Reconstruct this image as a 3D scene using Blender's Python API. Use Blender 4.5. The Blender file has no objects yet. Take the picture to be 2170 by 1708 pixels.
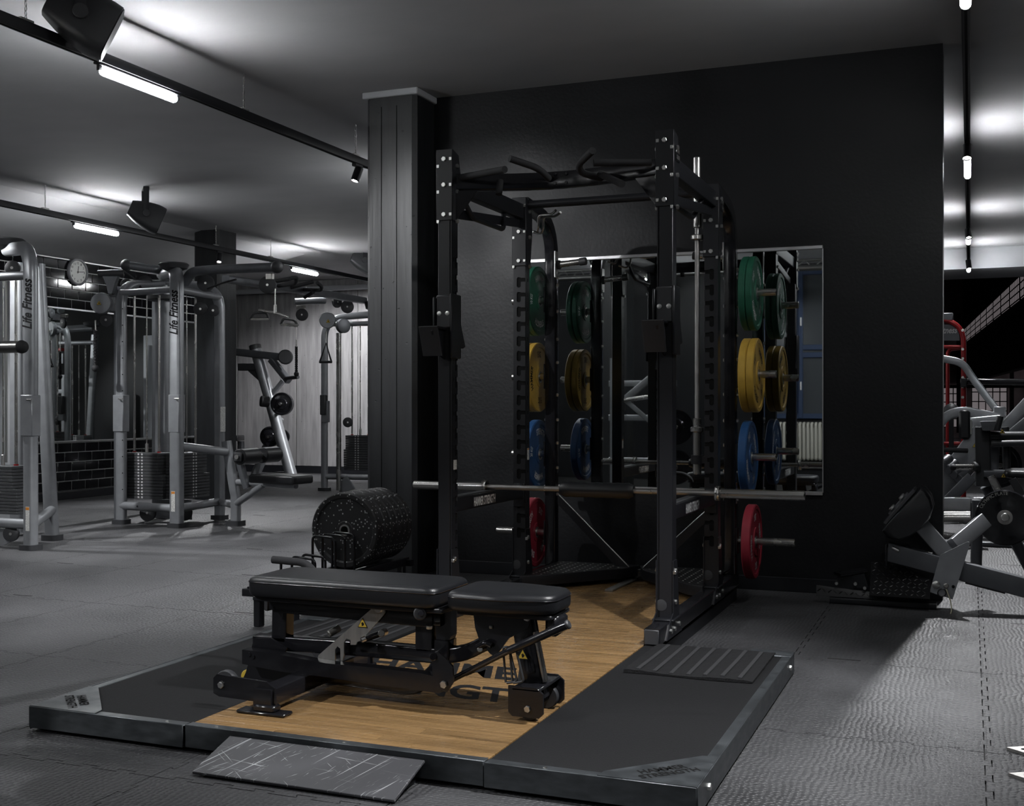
import bpy, bmesh, math, random
from math import sin, cos, tan, atan, pi, radians, sqrt
from mathutils import Vector, Matrix
random.seed(7)
SC = bpy.context.scene
COL = SC.collection
V = Vector

# ---------------------------------------------------------------- camera
YAW = radians(21.62)
cam_d = bpy.data.cameras.new('camera')
cam_d.sensor_width = 36.0
cam_d.lens = 2450.0 / 2170.0 * 36.0
cam_d.shift_y = 6.0 / 2170.0
cam_d.clip_start = 0.05
cam_d.clip_end = 200
cam = bpy.data.objects.new('camera', cam_d)
COL.objects.link(cam)
cam.location = (0, 0, 1.19)
cam.rotation_euler = (pi / 2, 0, YAW)
SC.camera = cam

# ---------------------------------------------------------------- world, exposure
w = bpy.data.worlds.new('world')
SC.world = w
w.use_nodes = True
w.node_tree.nodes['Background'].inputs[0].default_value = (0.42, 0.40, 0.42, 1)
w.node_tree.nodes['Background'].inputs[1].default_value = 0.35
SC.view_settings.view_transform = 'Standard'
SC.view_settings.look = 'None'
SC.view_settings.gamma = 1.0
SC.view_settings.use_curve_mapping = False
SC.view_settings.exposure = 0.28
CY = SC.cycles
CY.max_bounces, CY.diffuse_bounces, CY.glossy_bounces, CY.transmission_bounces, CY.transparent_max_bounces = 4, 2, 3, 1, 1
CY.caustics_reflective = CY.caustics_refractive = False
CY.sample_clamp_indirect = 6.0
CY.use_light_tree = False
TUBE_L = 112.0          # radiance of the light tubes
SPOT_W = 360.0         # watts of a track spot
TUBE_Y = (-2.0, 2.0, 5.48, 9.81, 13.95)

# ---------------------------------------------------------------- measuring helpers (photo survey -> metres)
def ang(x): return atan((x - 1085.0) / 2450.0) - YAW
def at(x, y, Y):
    X = Y * tan(ang(x)); d = -X * sin(YAW) + Y * cos(YAW)
    return V((X, Y, 1.19 - (y - 860.0) * d / 2450.0))
def atz(x, y, Z=0.0):
    d = (1.19 - Z) * 2450.0 / (y - 860.0); u = (x - 1085.0) / 2450.0 * d
    return V((-d * sin(YAW) + u * cos(YAW), d * cos(YAW) + u * sin(YAW), Z))
def atX(x, y, X): return at(x, y, X / tan(ang(x)))

# ---------------------------------------------------------------- materials
MATS = {}
def mat(name, col, rough=0.5, metal=0.0, spec=0.5, bump=None, emit=None, var=0.0, vscale=6.0, coat=0.0, aniso=None, rvar=0.0):
    m = bpy.data.materials.new(name); m.use_nodes = True
    nt = m.node_tree; b = nt.nodes['Principled BSDF']
    b.inputs['Base Color'].default_value = (*col, 1)
    b.inputs['Roughness'].default_value = rough
    b.inputs['Metallic'].default_value = metal
    b.inputs['Specular IOR Level'].default_value = spec
    b.inputs['Coat Weight'].default_value = coat
    tc = None
    def coords(scale):
        t = nt.nodes.new('ShaderNodeTexCoord'); mp = nt.nodes.new('ShaderNodeMapping')
        mp.inputs['Scale'].default_value = scale if isinstance(scale, tuple) else (scale,) * 3
        nt.links.new(t.outputs['Object'], mp.inputs[0]); return mp.outputs[0]
    if var or rvar:
        n = nt.nodes.new('ShaderNodeTexNoise'); n.inputs['Scale'].default_value = 1.0; n.inputs['Detail'].default_value = 6
        nt.links.new(coords(vscale), n.inputs['Vector'])
        if var:
            r = nt.nodes.new('ShaderNodeMapRange'); r.inputs[1].default_value = 0.3; r.inputs[2].default_value = 0.7
            r.inputs[3].default_value = 1 - var; r.inputs[4].default_value = 1 + var
            mx = nt.nodes.new('ShaderNodeVectorMath'); mx.operation = 'SCALE'
            mx.inputs[0].default_value = col
            nt.links.new(n.outputs['Fac'], r.inputs[0]); nt.links.new(r.outputs[0], mx.inputs['Scale'])
            nt.links.new(mx.outputs[0], b.inputs['Base Color'])
        if rvar:
            r = nt.nodes.new('ShaderNodeMapRange'); r.inputs[1].default_value = 0.3; r.inputs[2].default_value = 0.7
            r.inputs[3].default_value = max(0.02, rough - rvar); r.inputs[4].default_value = min(1, rough + rvar)
            nt.links.new(n.outputs['Fac'], r.inputs[0]); nt.links.new(r.outputs[0], b.inputs['Roughness'])
    if bump:
        kind, scale, strength, dist = bump
        if kind == 'noise':
            n = nt.nodes.new('ShaderNodeTexNoise'); n.inputs['Detail'].default_value = 4
        else:
            n = nt.nodes.new('ShaderNodeTexVoronoi')
        n.inputs['Scale'].default_value = 1.0
        nt.links.new(coords(scale), n.inputs['Vector'])
        bp = nt.nodes.new('ShaderNodeBump'); bp.inputs['Strength'].default_value = strength; bp.inputs['Distance'].default_value = dist
        nt.links.new(n.outputs[0], bp.inputs['Height']); nt.links.new(bp.outputs[0], b.inputs['Normal'])
    if emit:
        b.inputs['Emission Color'].default_value = (*emit[0], 1); b.inputs['Emission Strength'].default_value = emit[1]
    MATS[name] = m
    return m

BLK = mat('black powder coat', (0.0105, 0.011, 0.0135), 0.40, 0.0, 0.40, bump=('noise', 600, 0.12, 0.0006))
BLKG = mat('black gloss enamel', (0.010, 0.010, 0.012), 0.16, 0.0, 0.55, rvar=0.08, vscale=20)
SLOT = mat('black slot shade and print', (0.003, 0.003, 0.003), 0.8, 0, 0.2)  # flat black: painted shade inside slots, also used for print and joints
STEEL = mat('zinc plated steel', (0.62, 0.62, 0.60), 0.32, 1.0, bump=('noise', 300, 0.1, 0.0005))
CHROME = mat('worn chrome', (0.52, 0.51, 0.49), 0.26, 1.0, rvar=0.03, vscale=8)
KNURL = mat('knurled steel bar', (0.34, 0.33, 0.32), 0.38, 1.0, bump=('voronoi', 700, 0.5, 0.0006), rvar=0.1, vscale=25)
GREYM = mat('brushed grey steel plate', (0.42, 0.41, 0.39), 0.42, 0.9, var=0.15, vscale=(40, 40, 4))
SILV = mat('silver grey machine paint', (0.30, 0.31, 0.325), 0.36, 0.55, var=0.10, vscale=9)
SILVD = mat('dark silver machine paint', (0.12, 0.125, 0.135), 0.40, 0.5, var=0.10, vscale=9)
PLAST = mat('dark grey plastic', (0.030, 0.031, 0.034), 0.5, 0, 0.5, bump=('noise', 400, 0.1, 0.0005))
RUB = mat('black rubber', (0.018, 0.018, 0.020), 0.72, 0, 0.4, bump=('noise', 120, 0.3, 0.001), var=0.2, vscale=40)
FOAM = mat('black foam grip', (0.022, 0.022, 0.024), 0.85, 0, 0.35, bump=('noise', 260, 0.5, 0.0015))
VINYL = mat('black vinyl upholstery', (0.0075, 0.008, 0.0095), 0.36, 0, 0.5, bump=('voronoi', 420, 0.35, 0.0008))
STACK = mat('weight stack black', (0.050, 0.052, 0.055), 0.5, 0.2, 0.5, var=0.1, vscale=20)
WHITE = mat('white print', (0.75, 0.75, 0.75), 0.6)
DARKP = mat('dark print', (0.008, 0.008, 0.009), 0.75, 0, 0.2)
STICK = mat('pale sticker', (0.55, 0.55, 0.53), 0.6, var=0.35, vscale=120)
YEL = mat('warning yellow', (0.60, 0.42, 0.05), 0.5)
ORAN = mat('orange print', (0.6, 0.22, 0.03), 0.5)
REDP = mat('red frame enamel', (0.30, 0.012, 0.015), 0.3, 0.2)
MIRR = mat('mirror glass', (0.72, 0.75, 0.75), 0.015, 1.0)
ALU = mat('aluminium trim', (0.55, 0.55, 0.56), 0.4, 1.0)
LAMPM = mat('lit tube', (1, 1, 1), 0.5, emit=((0.96, 0.985, 1.0), TUBE_L))
LENSM = mat('lit spot lens', (1, 1, 1), 0.5, emit=((1.0, 0.97, 0.92), 60.0))
PLCOL = {
    'green': mat('green rubber', (0.010, 0.092, 0.052), 0.55, bump=('noise', 60, 0.1, 0.001), var=0.15, vscale=12),
    'yellow': mat('yellow rubber', (0.50, 0.310, 0.045), 0.55, bump=('noise', 60, 0.1, 0.001), var=0.15, vscale=12),
    'blue': mat('blue rubber', (0.010, 0.060, 0.175), 0.55, bump=('noise', 60, 0.1, 0.001), var=0.15, vscale=12),
    'red': mat('red rubber', (0.300, 0.020, 0.038), 0.55, bump=('noise', 60, 0.1, 0.001), var=0.15, vscale=12)}

# ---------------------------------------------------------------- mesh building
def circ(r, n=12, ry=None):
    ry = r if ry is None else ry
    return [(r * cos(2 * pi * i / n), ry * sin(2 * pi * i / n)) for i in range(n)]
def rrect(wd, ht, r=0.008, n=3):
    r = min(r, wd / 2.01, ht / 2.01); out = []
    for cx, cy, a0 in ((wd / 2 - r, ht / 2 - r, 0), (-wd / 2 + r, ht / 2 - r, pi / 2), (-wd / 2 + r, -ht / 2 + r, pi), (wd / 2 - r, -ht / 2 + r, 1.5 * pi)):
        for i in range(n + 1):
            a = a0 + pi / 2 * i / n
            out.append((cx + r * cos(a), cy + r * sin(a)))
    return out
def fillet(pts, r, n=6):
    pts = [V(p) for p in pts]; out = [pts[0]]
    for i in range(1, len(pts) - 1):
        a, b, c = pts[i - 1], pts[i], pts[i + 1]
        d1, d2 = (a - b), (c - b); l1, l2 = d1.length, d2.length
        rr = r[i - 1] if isinstance(r, (list, tuple)) else r
        q = min(rr, l1 * 0.49, l2 * 0.49); p1 = b + d1.normalized() * q; p2 = b + d2.normalized() * q
        for k in range(n + 1):
            t = k / n; out.append(p1 * (1 - t) ** 2 + b * 2 * t * (1 - t) + p2 * t * t)
    out.append(pts[-1]); return out

class MB:
    def __init__(s): s.v = []; s.f = []
    def add(s, vs, fs):
        o = len(s.v); s.v += [V(p) for p in vs]; s.f += [[i + o for i in f] for f in fs]; return s
    def box(s, c, size, rot=None, bev=0.0):
        c = V(c); hx, hy, hz = [q / 2 for q in size]; R = rot if rot else Matrix.Identity(3)
        if bev <= 0:
            vs = [(x, y, z) for x in (-hx, hx) for y in (-hy, hy) for z in (-hz, hz)]
            fs = [(0, 1, 3, 2), (4, 6, 7, 5), (0, 4, 5, 1), (2, 3, 7, 6), (0, 2, 6, 4), (1, 5, 7, 3)]
        else:
            b = min(bev, hx * 0.99, hy * 0.99, hz * 0.99); vs = []; idx = {}
            for sx in (-1, 1):
                for sy in (-1, 1):
                    for sz in (-1, 1):
                        idx[sx, sy, sz] = len(vs)
                        vs += [(sx * hx, sy * (hy - b), sz * (hz - b)), (sx * (hx - b), sy * hy, sz * (hz - b)), (sx * (hx - b), sy * (hy - b), sz * hz)]
            g = lambda sx, sy, sz, k: idx[sx, sy, sz] + k
            fs = []
            for q in (-1, 1):
                fs.append([g(q, -1, -1, 0), g(q, 1, -1, 0), g(q, 1, 1, 0), g(q, -1, 1, 0)])
                fs.append([g(-1, q, -1, 1), g(1, q, -1, 1), g(1, q, 1, 1), g(-1, q, 1, 1)])
                fs.append([g(-1, -1, q, 2), g(1, -1, q, 2), g(1, 1, q, 2), g(-1, 1, q, 2)])
                for r in (-1, 1):
                    fs.append([g(q, r, -1, 0), g(q, r, 1, 0), g(q, r, 1, 1), g(q, r, -1, 1)])
                    fs.append([g(q, -1, r, 0), g(q, 1, r, 0), g(q, 1, r, 2), g(q, -1, r, 2)])
                    fs.append([g(-1, q, r, 1), g(1, q, r, 1), g(1, q, r, 2), g(-1, q, r, 2)])
            for k in idx: fs.append([idx[k], idx[k] + 1, idx[k] + 2])
        return s.add([c + R @ V(p) for p in vs], fs)
    def sweep(s, pts, prof, up=(0, 0, 1), cap=True, scale=None):
        pts = [V(p) for p in pts]; n = len(prof); vs = []; up = V(up)
        t0 = (pts[1] - pts[0]).normalized()
        side = t0.cross(up)
        if side.length < 1e-4: side = t0.cross(V((0, 1, 0))) if abs(t0.y) < 0.9 else t0.cross(V((1, 0, 0)))
        side.normalize(); upv = side.cross(t0).normalized(); prev = t0
        for i, p in enumerate(pts):
            if i == 0: t = t0
            elif i == len(pts) - 1: t = (pts[i] - pts[i - 1]).normalized()
            else:
                t = (pts[i + 1] - pts[i]).normalized() + (pts[i] - pts[i - 1]).normalized()
                t = t.normalized() if t.length > 1e-6 else prev
            q = prev.rotation_difference(t); side = q @ side; upv = q @ upv; prev = t
            k = scale[i] if scale else 1.0
            for a, b in prof: vs.append(p + side * (a * k) + upv * (b * k))
        fs = []
        for i in range(len(pts) - 1):
            for j in range(n):
                j2 = (j + 1) % n; fs.append([i * n + j, i * n + j2, (i + 1) * n + j2, (i + 1) * n + j])
        if cap: fs.append(list(range(n))[::-1]); fs.append([(len(pts) - 1) * n + j for j in range(n)])
        return s.add(vs, fs)
    def tube(s, pts, r, n=12, cap=True): return s.sweep(pts, circ(r, n), cap=cap)
    def bar(s, p0, p1, wd, ht, r=0.006, up=(0, 0, 1)): return s.sweep([p0, p1], rrect(wd, ht, r), up=up)
    def lathe(s, o, axis, prof, n=32, cap=True):
        o = V(o); ax = V(axis).normalized(); a = ax.orthogonal().normalized(); b = ax.cross(a); vs = []
        for r, h in prof:
            for i in range(n):
                t = 2 * pi * i / n; vs.append(o + ax * h + (a * cos(t) + b * sin(t)) * r)
        fs = []
        for i in range(len(prof) - 1):
            for j in range(n):
                j2 = (j + 1) % n; fs.append([i * n + j, i * n + j2, (i + 1) * n + j2, (i + 1) * n + j])
        if cap: fs.append(list(range(n))[::-1]); fs.append([(len(prof) - 1) * n + j for j in range(n)])
        return s.add(vs, fs)
    def cyl(s, p0, p1, r, n=20, bev=0.0):
        p0, p1 = V(p0), V(p1); L = (p1 - p0).length
        pf = [(r, 0), (r, L)] if bev <= 0 else [(r - bev, 0), (r, bev), (r, L - bev), (r - bev, L)]
        return s.lathe(p0, p1 - p0, pf, n)
    def ball(s, c, r, n=14, m=8):
        return s.lathe(V(c) - V((0, 0, r)), (0, 0, 1), [(max(1e-4, r * sin(pi * i / m)), r - r * cos(pi * i / m)) for i in range(m + 1)], n)
    def prism(s, poly, nrm, thick, ch=0.0):
        """poly: 3-D points of a planar outline; extruded symmetrically by thick along nrm"""
        d = V(nrm).normalized() * (thick / 2); n = len(poly); P = [V(p) for p in poly]
        return s.add([p - d for p in P] + [p + d for p in P],
                     [list(range(n))[::-1], list(range(n, 2 * n))] + [[i, (i + 1) % n, n + (i + 1) % n, n + i] for i in range(n)])
    def hexb(s, p, axis, r=0.011, h=0.007): return s.lathe(p, axis, [(r, 0), (r, h * 0.8), (r * 0.85, h)], 6)
    def build(s, name, m, parent=None, smooth=38, label=None, kind=None):
        me = bpy.data.meshes.new(name); o0 = ORG.get(parent.name, V((0, 0, 0))) if parent else V((0, 0, 0))
        me.from_pydata([tuple(p - o0) for p in s.v], [], s.f)
        b = bmesh.new(); b.from_mesh(me); bmesh.ops.recalc_face_normals(b, faces=b.faces); b.to_mesh(me); b.free()
        if smooth:
            me.polygons.foreach_set('use_smooth', [True] * len(me.polygons)); me.set_sharp_from_angle(angle=radians(smooth))
        me.materials.append(m)
        return link(name, me, parent, label, kind)
ORG = {}
def link(name, me, parent=None, label=None, kind=None):
    o = bpy.data.objects.new(name, me); COL.objects.link(o)
    if parent: o.parent = parent; ORG[o.name] = ORG.get(parent.name, V((0, 0, 0)))
    if label: o['label'] = label
    if kind: o['kind'] = kind
    return o
def tag(o, label, cat, group=None):
    o['label'] = label; o['category'] = cat
    if group: o['group'] = group
    return o
def thing(name, label, cat, loc, group=None):
    o = bpy.data.objects.new(name, None); COL.objects.link(o); o.location = loc; o.empty_display_size = 0.1
    ORG[o.name] = V(loc); return tag(o, label, cat, group)
def struct(o): o['kind'] = 'structure'; return o
def dup(root, delta, label=None):
    r = root.copy(); COL.objects.link(r); r.location = root.location + V(delta)
    ORG[r.name] = ORG[root.name] + V(delta)
    if label: r['label'] = label
    for ch in list(root.children):
        c = ch.copy(); COL.objects.link(c); c.parent = r
        for g in ch.children:
            d = g.copy(); COL.objects.link(d); d.parent = c
    return r

def bolts(parent, items, name='bolt', m=None):
    # every bolt head is a part of its own
    for it in items:
        if it[0] == 'h': MB().hexb(it[1], it[2], it[3], it[4]).build(name, m or STEEL, parent)
        else: MB().box(it[1], it[2], bev=0.001).build('square_nut', m or STEEL, parent)
# ---------------------------------------------------------------- lettering
TXT = {}
def text_geo(st, shear=0.0):
    bold = 0.028 if st.isupper() or st[:1].isdigit() else 0.026
    if (st, shear) in TXT: return TXT[st, shear]
    cu = bpy.data.curves.new('lettering', 'FONT'); cu.body = st; cu.size = 1.0; cu.align_x = 'CENTER'; cu.align_y = 'CENTER'; cu.shear = shear; cu.resolution_u = 3; cu.offset = bold
    ob = bpy.data.objects.new('lettering', cu); COL.objects.link(ob)
    dg = bpy.context.evaluated_depsgraph_get(); me = bpy.data.meshes.new_from_object(ob.evaluated_get(dg))
    g = ([v.co.copy() for v in me.vertices], [list(p.vertices) for p in me.polygons])
    bpy.data.objects.remove(ob); bpy.data.curves.remove(cu); bpy.data.meshes.remove(me)
    xs = [p.x for p in g[0]]; ys = [p.y for p in g[0]]
    cx, cy = (min(xs) + max(xs)) / 2, (min(ys) + max(ys)) / 2; W, H_ = max(xs) - min(xs), max(ys) - min(ys)
    g = ([((p.x - cx) / W, (p.y - cy) / H_) for p in g[0]], g[1])
    TXT[st, shear] = g; return g
def put_text(mb, st, o, u, v, wd, ht, shear=0.0):
    """flat lettering centred on o: u is the reading direction, v is up; wd x ht overall"""
    vs, fs = text_geo(st, shear); o, u, v = V(o), V(u).normalized(), V(v).normalized()
    mb.add([o + u * (x * wd) + v * (y * ht) for x, y in vs], fs)
def arc_text(mb, st, o, ax, a, rad, a0, span, ht, flip=1):
    """lettering bent round a circle (centre o, axis ax, zero direction a)"""
    vs, fs = text_geo(st); o = V(o); ax = V(ax).normalized(); a = V(a).normalized(); b = ax.cross(a)
    out = []
    for x, y in vs:
        t = a0 - flip * x * span; r = rad + flip * y * ht
        out.append(o + (a * cos(t) + b * sin(t)) * r)
    mb.add(out, fs)
def warn(parent, c, u, v, size=0.045):
    """yellow warning triangle with black pictogram"""
    c, u, v = V(c), V(u).normalized(), V(v).normalized(); n = u.cross(v)
    tri = lambda k, off: [c + n * off + u * (-k) - v * (k * 0.8), c + n * off + u * k - v * (k * 0.8), c + n * off + v * (k * 0.95)]
    s = size / 2
    b = MB().prism(tri(s, 0.0008), n, 0.001).build('warning_border', DARKP, parent, smooth=0)
    y = MB().prism(tri(s * 0.84, 0.0016), n, 0.001).build('warning_label', YEL, parent, smooth=0, label='yellow warning triangle')
    m = MB()
    m.box(c + n * 0.0024 - v * s * 0.1, (1, 1, 1)) if False else None
    k = s * 0.3
    m.prism([c + n * 0.0024 + u * p * k + v * (q * k - s * 0.18) for p, q in ((-.9, 1), (-.5, .6), (-.2, 1.2), (.3, 1.3), (.5, .7), (1.1, .5), (.9, -.4), (.3, -1), (-.4, -1.1), (-.5, -.2))], n, 0.0006)
    m.build('warning_pictogram', DARKP, parent, smooth=0)

# ================================================================ SETTING
ZC, ZT = 3.41, 3.133      # ceiling and light track heights
def ntree(name):
    m = bpy.data.materials.new(name); m.use_nodes = True; nt = m.node_tree
    return m, nt, nt.nodes['Principled BSDF'], lambda t: nt.nodes.new('ShaderNode' + t), nt.links.new
def floor_material():
    m, nt, b, N, L = ntree('moulded rubber matting')
    tc = N('TexCoord'); mp = N('Mapping'); mp.inputs['Scale'].default_value = (48, 66, 60)
    nz = N('TexNoise'); nz.inputs['Scale'].default_value = 4.5; nz.inputs['Detail'].default_value = 1
    L(tc.outputs['Object'], nz.inputs['Vector'])
    wr = N('VectorMath'); wr.operation = 'MULTIPLY_ADD'; wr.inputs[1].default_value = (0.05, 0.05, 0); L(nz.outputs['Color'], wr.inputs[0]); L(tc.outputs['Object'], wr.inputs[2])
    L(wr.outputs[0], mp.inputs[0])
    vo = N('TexVoronoi'); vo.voronoi_dimensions = '2D'; vo.feature = 'SMOOTH_F1'; vo.inputs['Scale'].default_value = 1.0; vo.inputs['Smoothness'].default_value = 0.25; vo.inputs['Randomness'].default_value = 0.45; L(mp.outputs[0], vo.inputs['Vector'])
    bp = N('Bump'); bp.inputs['Strength'].default_value = 0.9; bp.inputs['Distance'].default_value = 0.009; bp.invert = True
    L(vo.outputs['Distance'], bp.inputs['Height']); L(bp.outputs[0], b.inputs['Normal'])
    n2 = N('TexNoise'); n2.inputs['Scale'].default_value = 1.3; n2.inputs['Detail'].default_value = 5
    oi = N('ObjectInfo'); ad = N('VectorMath'); ad.operation = 'ADD'; L(tc.outputs['Object'], ad.inputs[0]); L(oi.outputs['Location'], ad.inputs[1]); L(ad.outputs[0], n2.inputs['Vector'])
    rp = N('ValToRGB'); rp.color_ramp.elements[0].color = (0.036, 0.036, 0.038, 1); rp.color_ramp.elements[1].color = (0.078, 0.078, 0.082, 1)
    rp.color_ramp.elements[0].position = 0.3; rp.color_ramp.elements[1].position = 0.7
    L(n2.outputs['Fac'], rp.inputs[0]); L(rp.outputs[0], b.inputs['Base Color'])
    mr = N('MapRange'); mr.inputs[1].default_value = 0.3; mr.inputs[2].default_value = 0.7; mr.inputs[3].default_value = 0.40; mr.inputs[4].default_value = 0.56
    L(n2.outputs['Fac'], mr.inputs[0]); L(mr.outputs[0], b.inputs['Roughness'])
    return m
FLOORM = floor_material()
SUB = mat('dark subfloor', (0.006, 0.006, 0.006), 0.9)
CEILM = mat('pale grey ceiling paint', (0.40, 0.40, 0.41), 0.85, bump=('noise', (3, 14, 3), 0.15, 0.01), var=0.06, vscale=(1.5, 2.0, 1))
BWALL = mat('black wall paint', (0.0046, 0.0050, 0.0062), 0.50, 0, 0.32, bump=('noise', 45, 0.35, 0.004), var=0.35, vscale=1.6, rvar=0.10)
WHITEW = mat('light grey wall paint', (0.42, 0.43, 0.45), 0.7, var=0.08, vscale=2)
MIDW = mat('mid grey wall paint', (0.20, 0.20, 0.21), 0.7, var=0.08, vscale=2)
DARKW = mat('dark hall paint', (0.012, 0.012, 0.012), 0.7)
PINKW = mat('dirty plaster', (0.36, 0.30, 0.30), 0.85, var=0.25, vscale=2)
def concrete(name, c0, c1, line=9.0):
    m, nt, b, N, L = ntree(name)
    tc = N('TexCoord'); wv = N('TexWave'); wv.bands_direction = 'X'; wv.inputs['Scale'].default_value = line / 3.0; wv.inputs['Distortion'].default_value = 0.6
    wv.inputs['Detail'].default_value = 3; L(tc.outputs['Object'], wv.inputs['Vector'])
    mp = N('Mapping'); mp.inputs['Scale'].default_value = (16, 16, 1.6); L(tc.outputs['Object'], mp.inputs[0])
    nz = N('TexNoise'); nz.inputs['Scale'].default_value = 1.0; nz.inputs['Detail'].default_value = 8; L(mp.outputs[0], nz.inputs['Vector'])
    n3 = N('TexNoise'); n3.inputs['Scale'].default_value = 28; n3.inputs['Detail'].default_value = 3; L(tc.outputs['Object'], n3.inputs['Vector'])
    pit = N('MapRange'); pit.inputs[1].default_value = 0.27; pit.inputs[2].default_value = 0.33; pit.inputs[3].default_value = 0.45; pit.inputs[4].default_value = 1.0; L(n3.outputs['Fac'], pit.inputs[0])
    rp = N('ValToRGB'); rp.color_ramp.elements[0].position = 0.3; rp.color_ramp.elements[1].position = 0.72
    rp.color_ramp.elements[0].color = (*c0, 1); rp.color_ramp.elements[1].color = (*c1, 1); L(nz.outputs['Fac'], rp.inputs[0])
    ml = N('VectorMath'); ml.operation = 'SCALE'; L(rp.outputs[0], ml.inputs[0]); L(pit.outputs[0], ml.inputs['Scale']); L(ml.outputs[0], b.inputs['Base Color'])
    bp = N('Bump'); bp.inputs['Strength'].default_value = 0.5; bp.inputs['Distance'].default_value = 0.006
    ad = N('Math'); ad.operation = 'ADD'; L(nz.outputs['Fac'], ad.inputs[0]); L(pit.outputs[0], ad.inputs[1]); L(ad.outputs[0], bp.inputs['Height']); L(bp.outputs[0], b.inputs['Normal'])
    b.inputs['Roughness'].default_value = 0.6
    return m
CONC = concrete('board marked concrete', (0.20, 0.195, 0.20), (0.34, 0.33, 0.335))
PILM = concrete('black painted concrete', (0.008, 0.0088, 0.010), (0.018, 0.0195, 0.022))
PILM.node_tree.nodes['Principled BSDF'].inputs['Roughness'].default_value = 0.45

# floor: subfloor slab and separate interlocking mats
floor = struct(MB().box((-5, 21.5, -0.06), (24, 51, 0.096)).build('floor', SUB, smooth=0))
MX, MY = 0.83, 1.265
def jig_edge(L, amp, n=9):
    """jigsaw tabs along an edge of length L, as (t, offset) points"""
    out = []; p = L / n
    for i in range(n):
        a = i * p
        if i % 2 == 1:
            out += [(a + p * 0.18, 0), (a + p * 0.02, amp), (a + p * 0.98, amp), (a + p * 0.82, 0)]
    return out
def mat_mesh():
    g = 0.0022; amp = 0.022; poly = []
    hx, hy = MX / 2, MY / 2
    ex = jig_edge(MX, amp, 11); ey = jig_edge(MY, amp, 15)
    # bottom edge (towards the camera) with its pull slot, right, top, left
    bot = [(-hx + t, -hy + o + g) for t, o in ex]
    poly += [(-hx + g, -hy + g)] + bot[:len(bot) // 2]
    sx = bot[len(bot) // 2 - 1][0] + 0.02
    poly += bot[len(bot) // 2:]
    poly += [(hx - g, -hy + g)] + [(hx + o - g, -hy + t) for t, o in ey]
    poly += [(hx - g, hy - g)] + [(-hx + t, hy + o - g) for t, o in reversed(ex)]
    poly += [(-hx + g, hy - g)] + [(-hx + o + g, -hy + t) for t, o in reversed(ey)]
    b = MB().prism([(x, y, -0.006) for x, y in poly], (0, 0, 1), 0.012)
    o = b.build('floor_mat', FLOORM, smooth=0); me = o.data; bpy.data.objects.remove(o); return me
MATME = mat_mesh()
for i in range(-22, 4):
    for j in range(-2, 9):
        cx, cy = 0.045 + (i + 0.5) * MX, 4.29 + (j + 0.5) * MY
        if cy > 15.3 or cy < 1.4 or cx < -14: continue
        a0 = math.degrees(math.atan2(cx, cy))
        if a0 < -54 or a0 > 12: continue
        o = link('floor_mat', MATME, floor); o.location = (cx, cy, 0)
        if (i * 7 + j * 3) % 2 == 0 and cy < 12:
            sl = MB().box((cx - 0.18, cy - MY / 2 + 0.06, 0.0003), (0.15, 0.014, 0.0016)).build('mat_slot', SUB, floor, smooth=0)
YB = 4.29 + 9 * MY
MB().box((-5, (YB + 47) / 2 + 0.01, -0.006), (23.9, 47 - YB, 0.0118)).build('floor_mat', FLOORM, floor, smooth=0)

ceil = struct(MB().box((-5.5, 7.2, ZC + 0.08), (23, 21.6, 0.16)).build('ceiling', CEILM, smooth=0))

# black partition with the long mirror
wall_back = struct(MB().box((-1.88, 7.70, ZC / 2), (3.448, 0.30, ZC)).build('wall_back', BWALL, smooth=0))
struct(MB().box((-1.88, 7.542, 0.045), (3.448, 0.016, 0.09), bev=0.004).build('baseboard_back', BLK, smooth=0))
mirror = thing('wall_mirror', 'long frameless wall mirror with thin aluminium rails on the black wall', 'mirror', (-1.907, 7.54, 0.633))
MB().box((-1.907, 7.543, 1.415), (2.072, 0.008, 1.556)).build('mirror_glass', MIRR, mirror, smooth=0)
for z in (0.633, 2.197):
    MB().box((-1.907, 7.536, z), (2.08, 0.022, 0.024), bev=0.003).build('mirror_rail', ALU, mirror)
for x in (-2.946, -0.868):
    MB().box((x, 7.539, 1.415), (0.006, 0.016, 1.55)).build('mirror_edge', ALU, mirror)

def pillar(name, x0, x1, y0, y1, z1=ZC, ch=0.03, m=PILM):
    p = [(x0 + ch, y0), (x1 - ch, y0), (x1, y0 + ch), (x1, y1 - ch), (x1 - ch, y1), (x0 + ch, y1), (x0, y1 - ch), (x0, y0 + ch)]
    return struct(MB().prism([(a, b, z1 / 2) for a, b in p], (0, 0, 1), z1).build(name, m, smooth=0))
pa = pillar('wall_pillar', -3.990, -3.597, 7.25, 7.80, ZC - 0.045)
struct(MB().box((-3.793, 7.52, ZC - 0.022), (0.435, 0.58, 0.046), bev=0.006).build('trim_1', WHITEW, smooth=0))
pillar('wall_column', -9.17, -8.78, 12.15, 12.55)
pillar('wall_column', -4.52, -4.12, 0.3, 0.7)
# pillar joints left by the formwork boards
for x in (-3.865, -3.745):
    MB().box((x, 7.2495, 1.8), (0.005, 0.004, 3.0)).build('board_joint', SLOT, pa, smooth=0)

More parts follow.
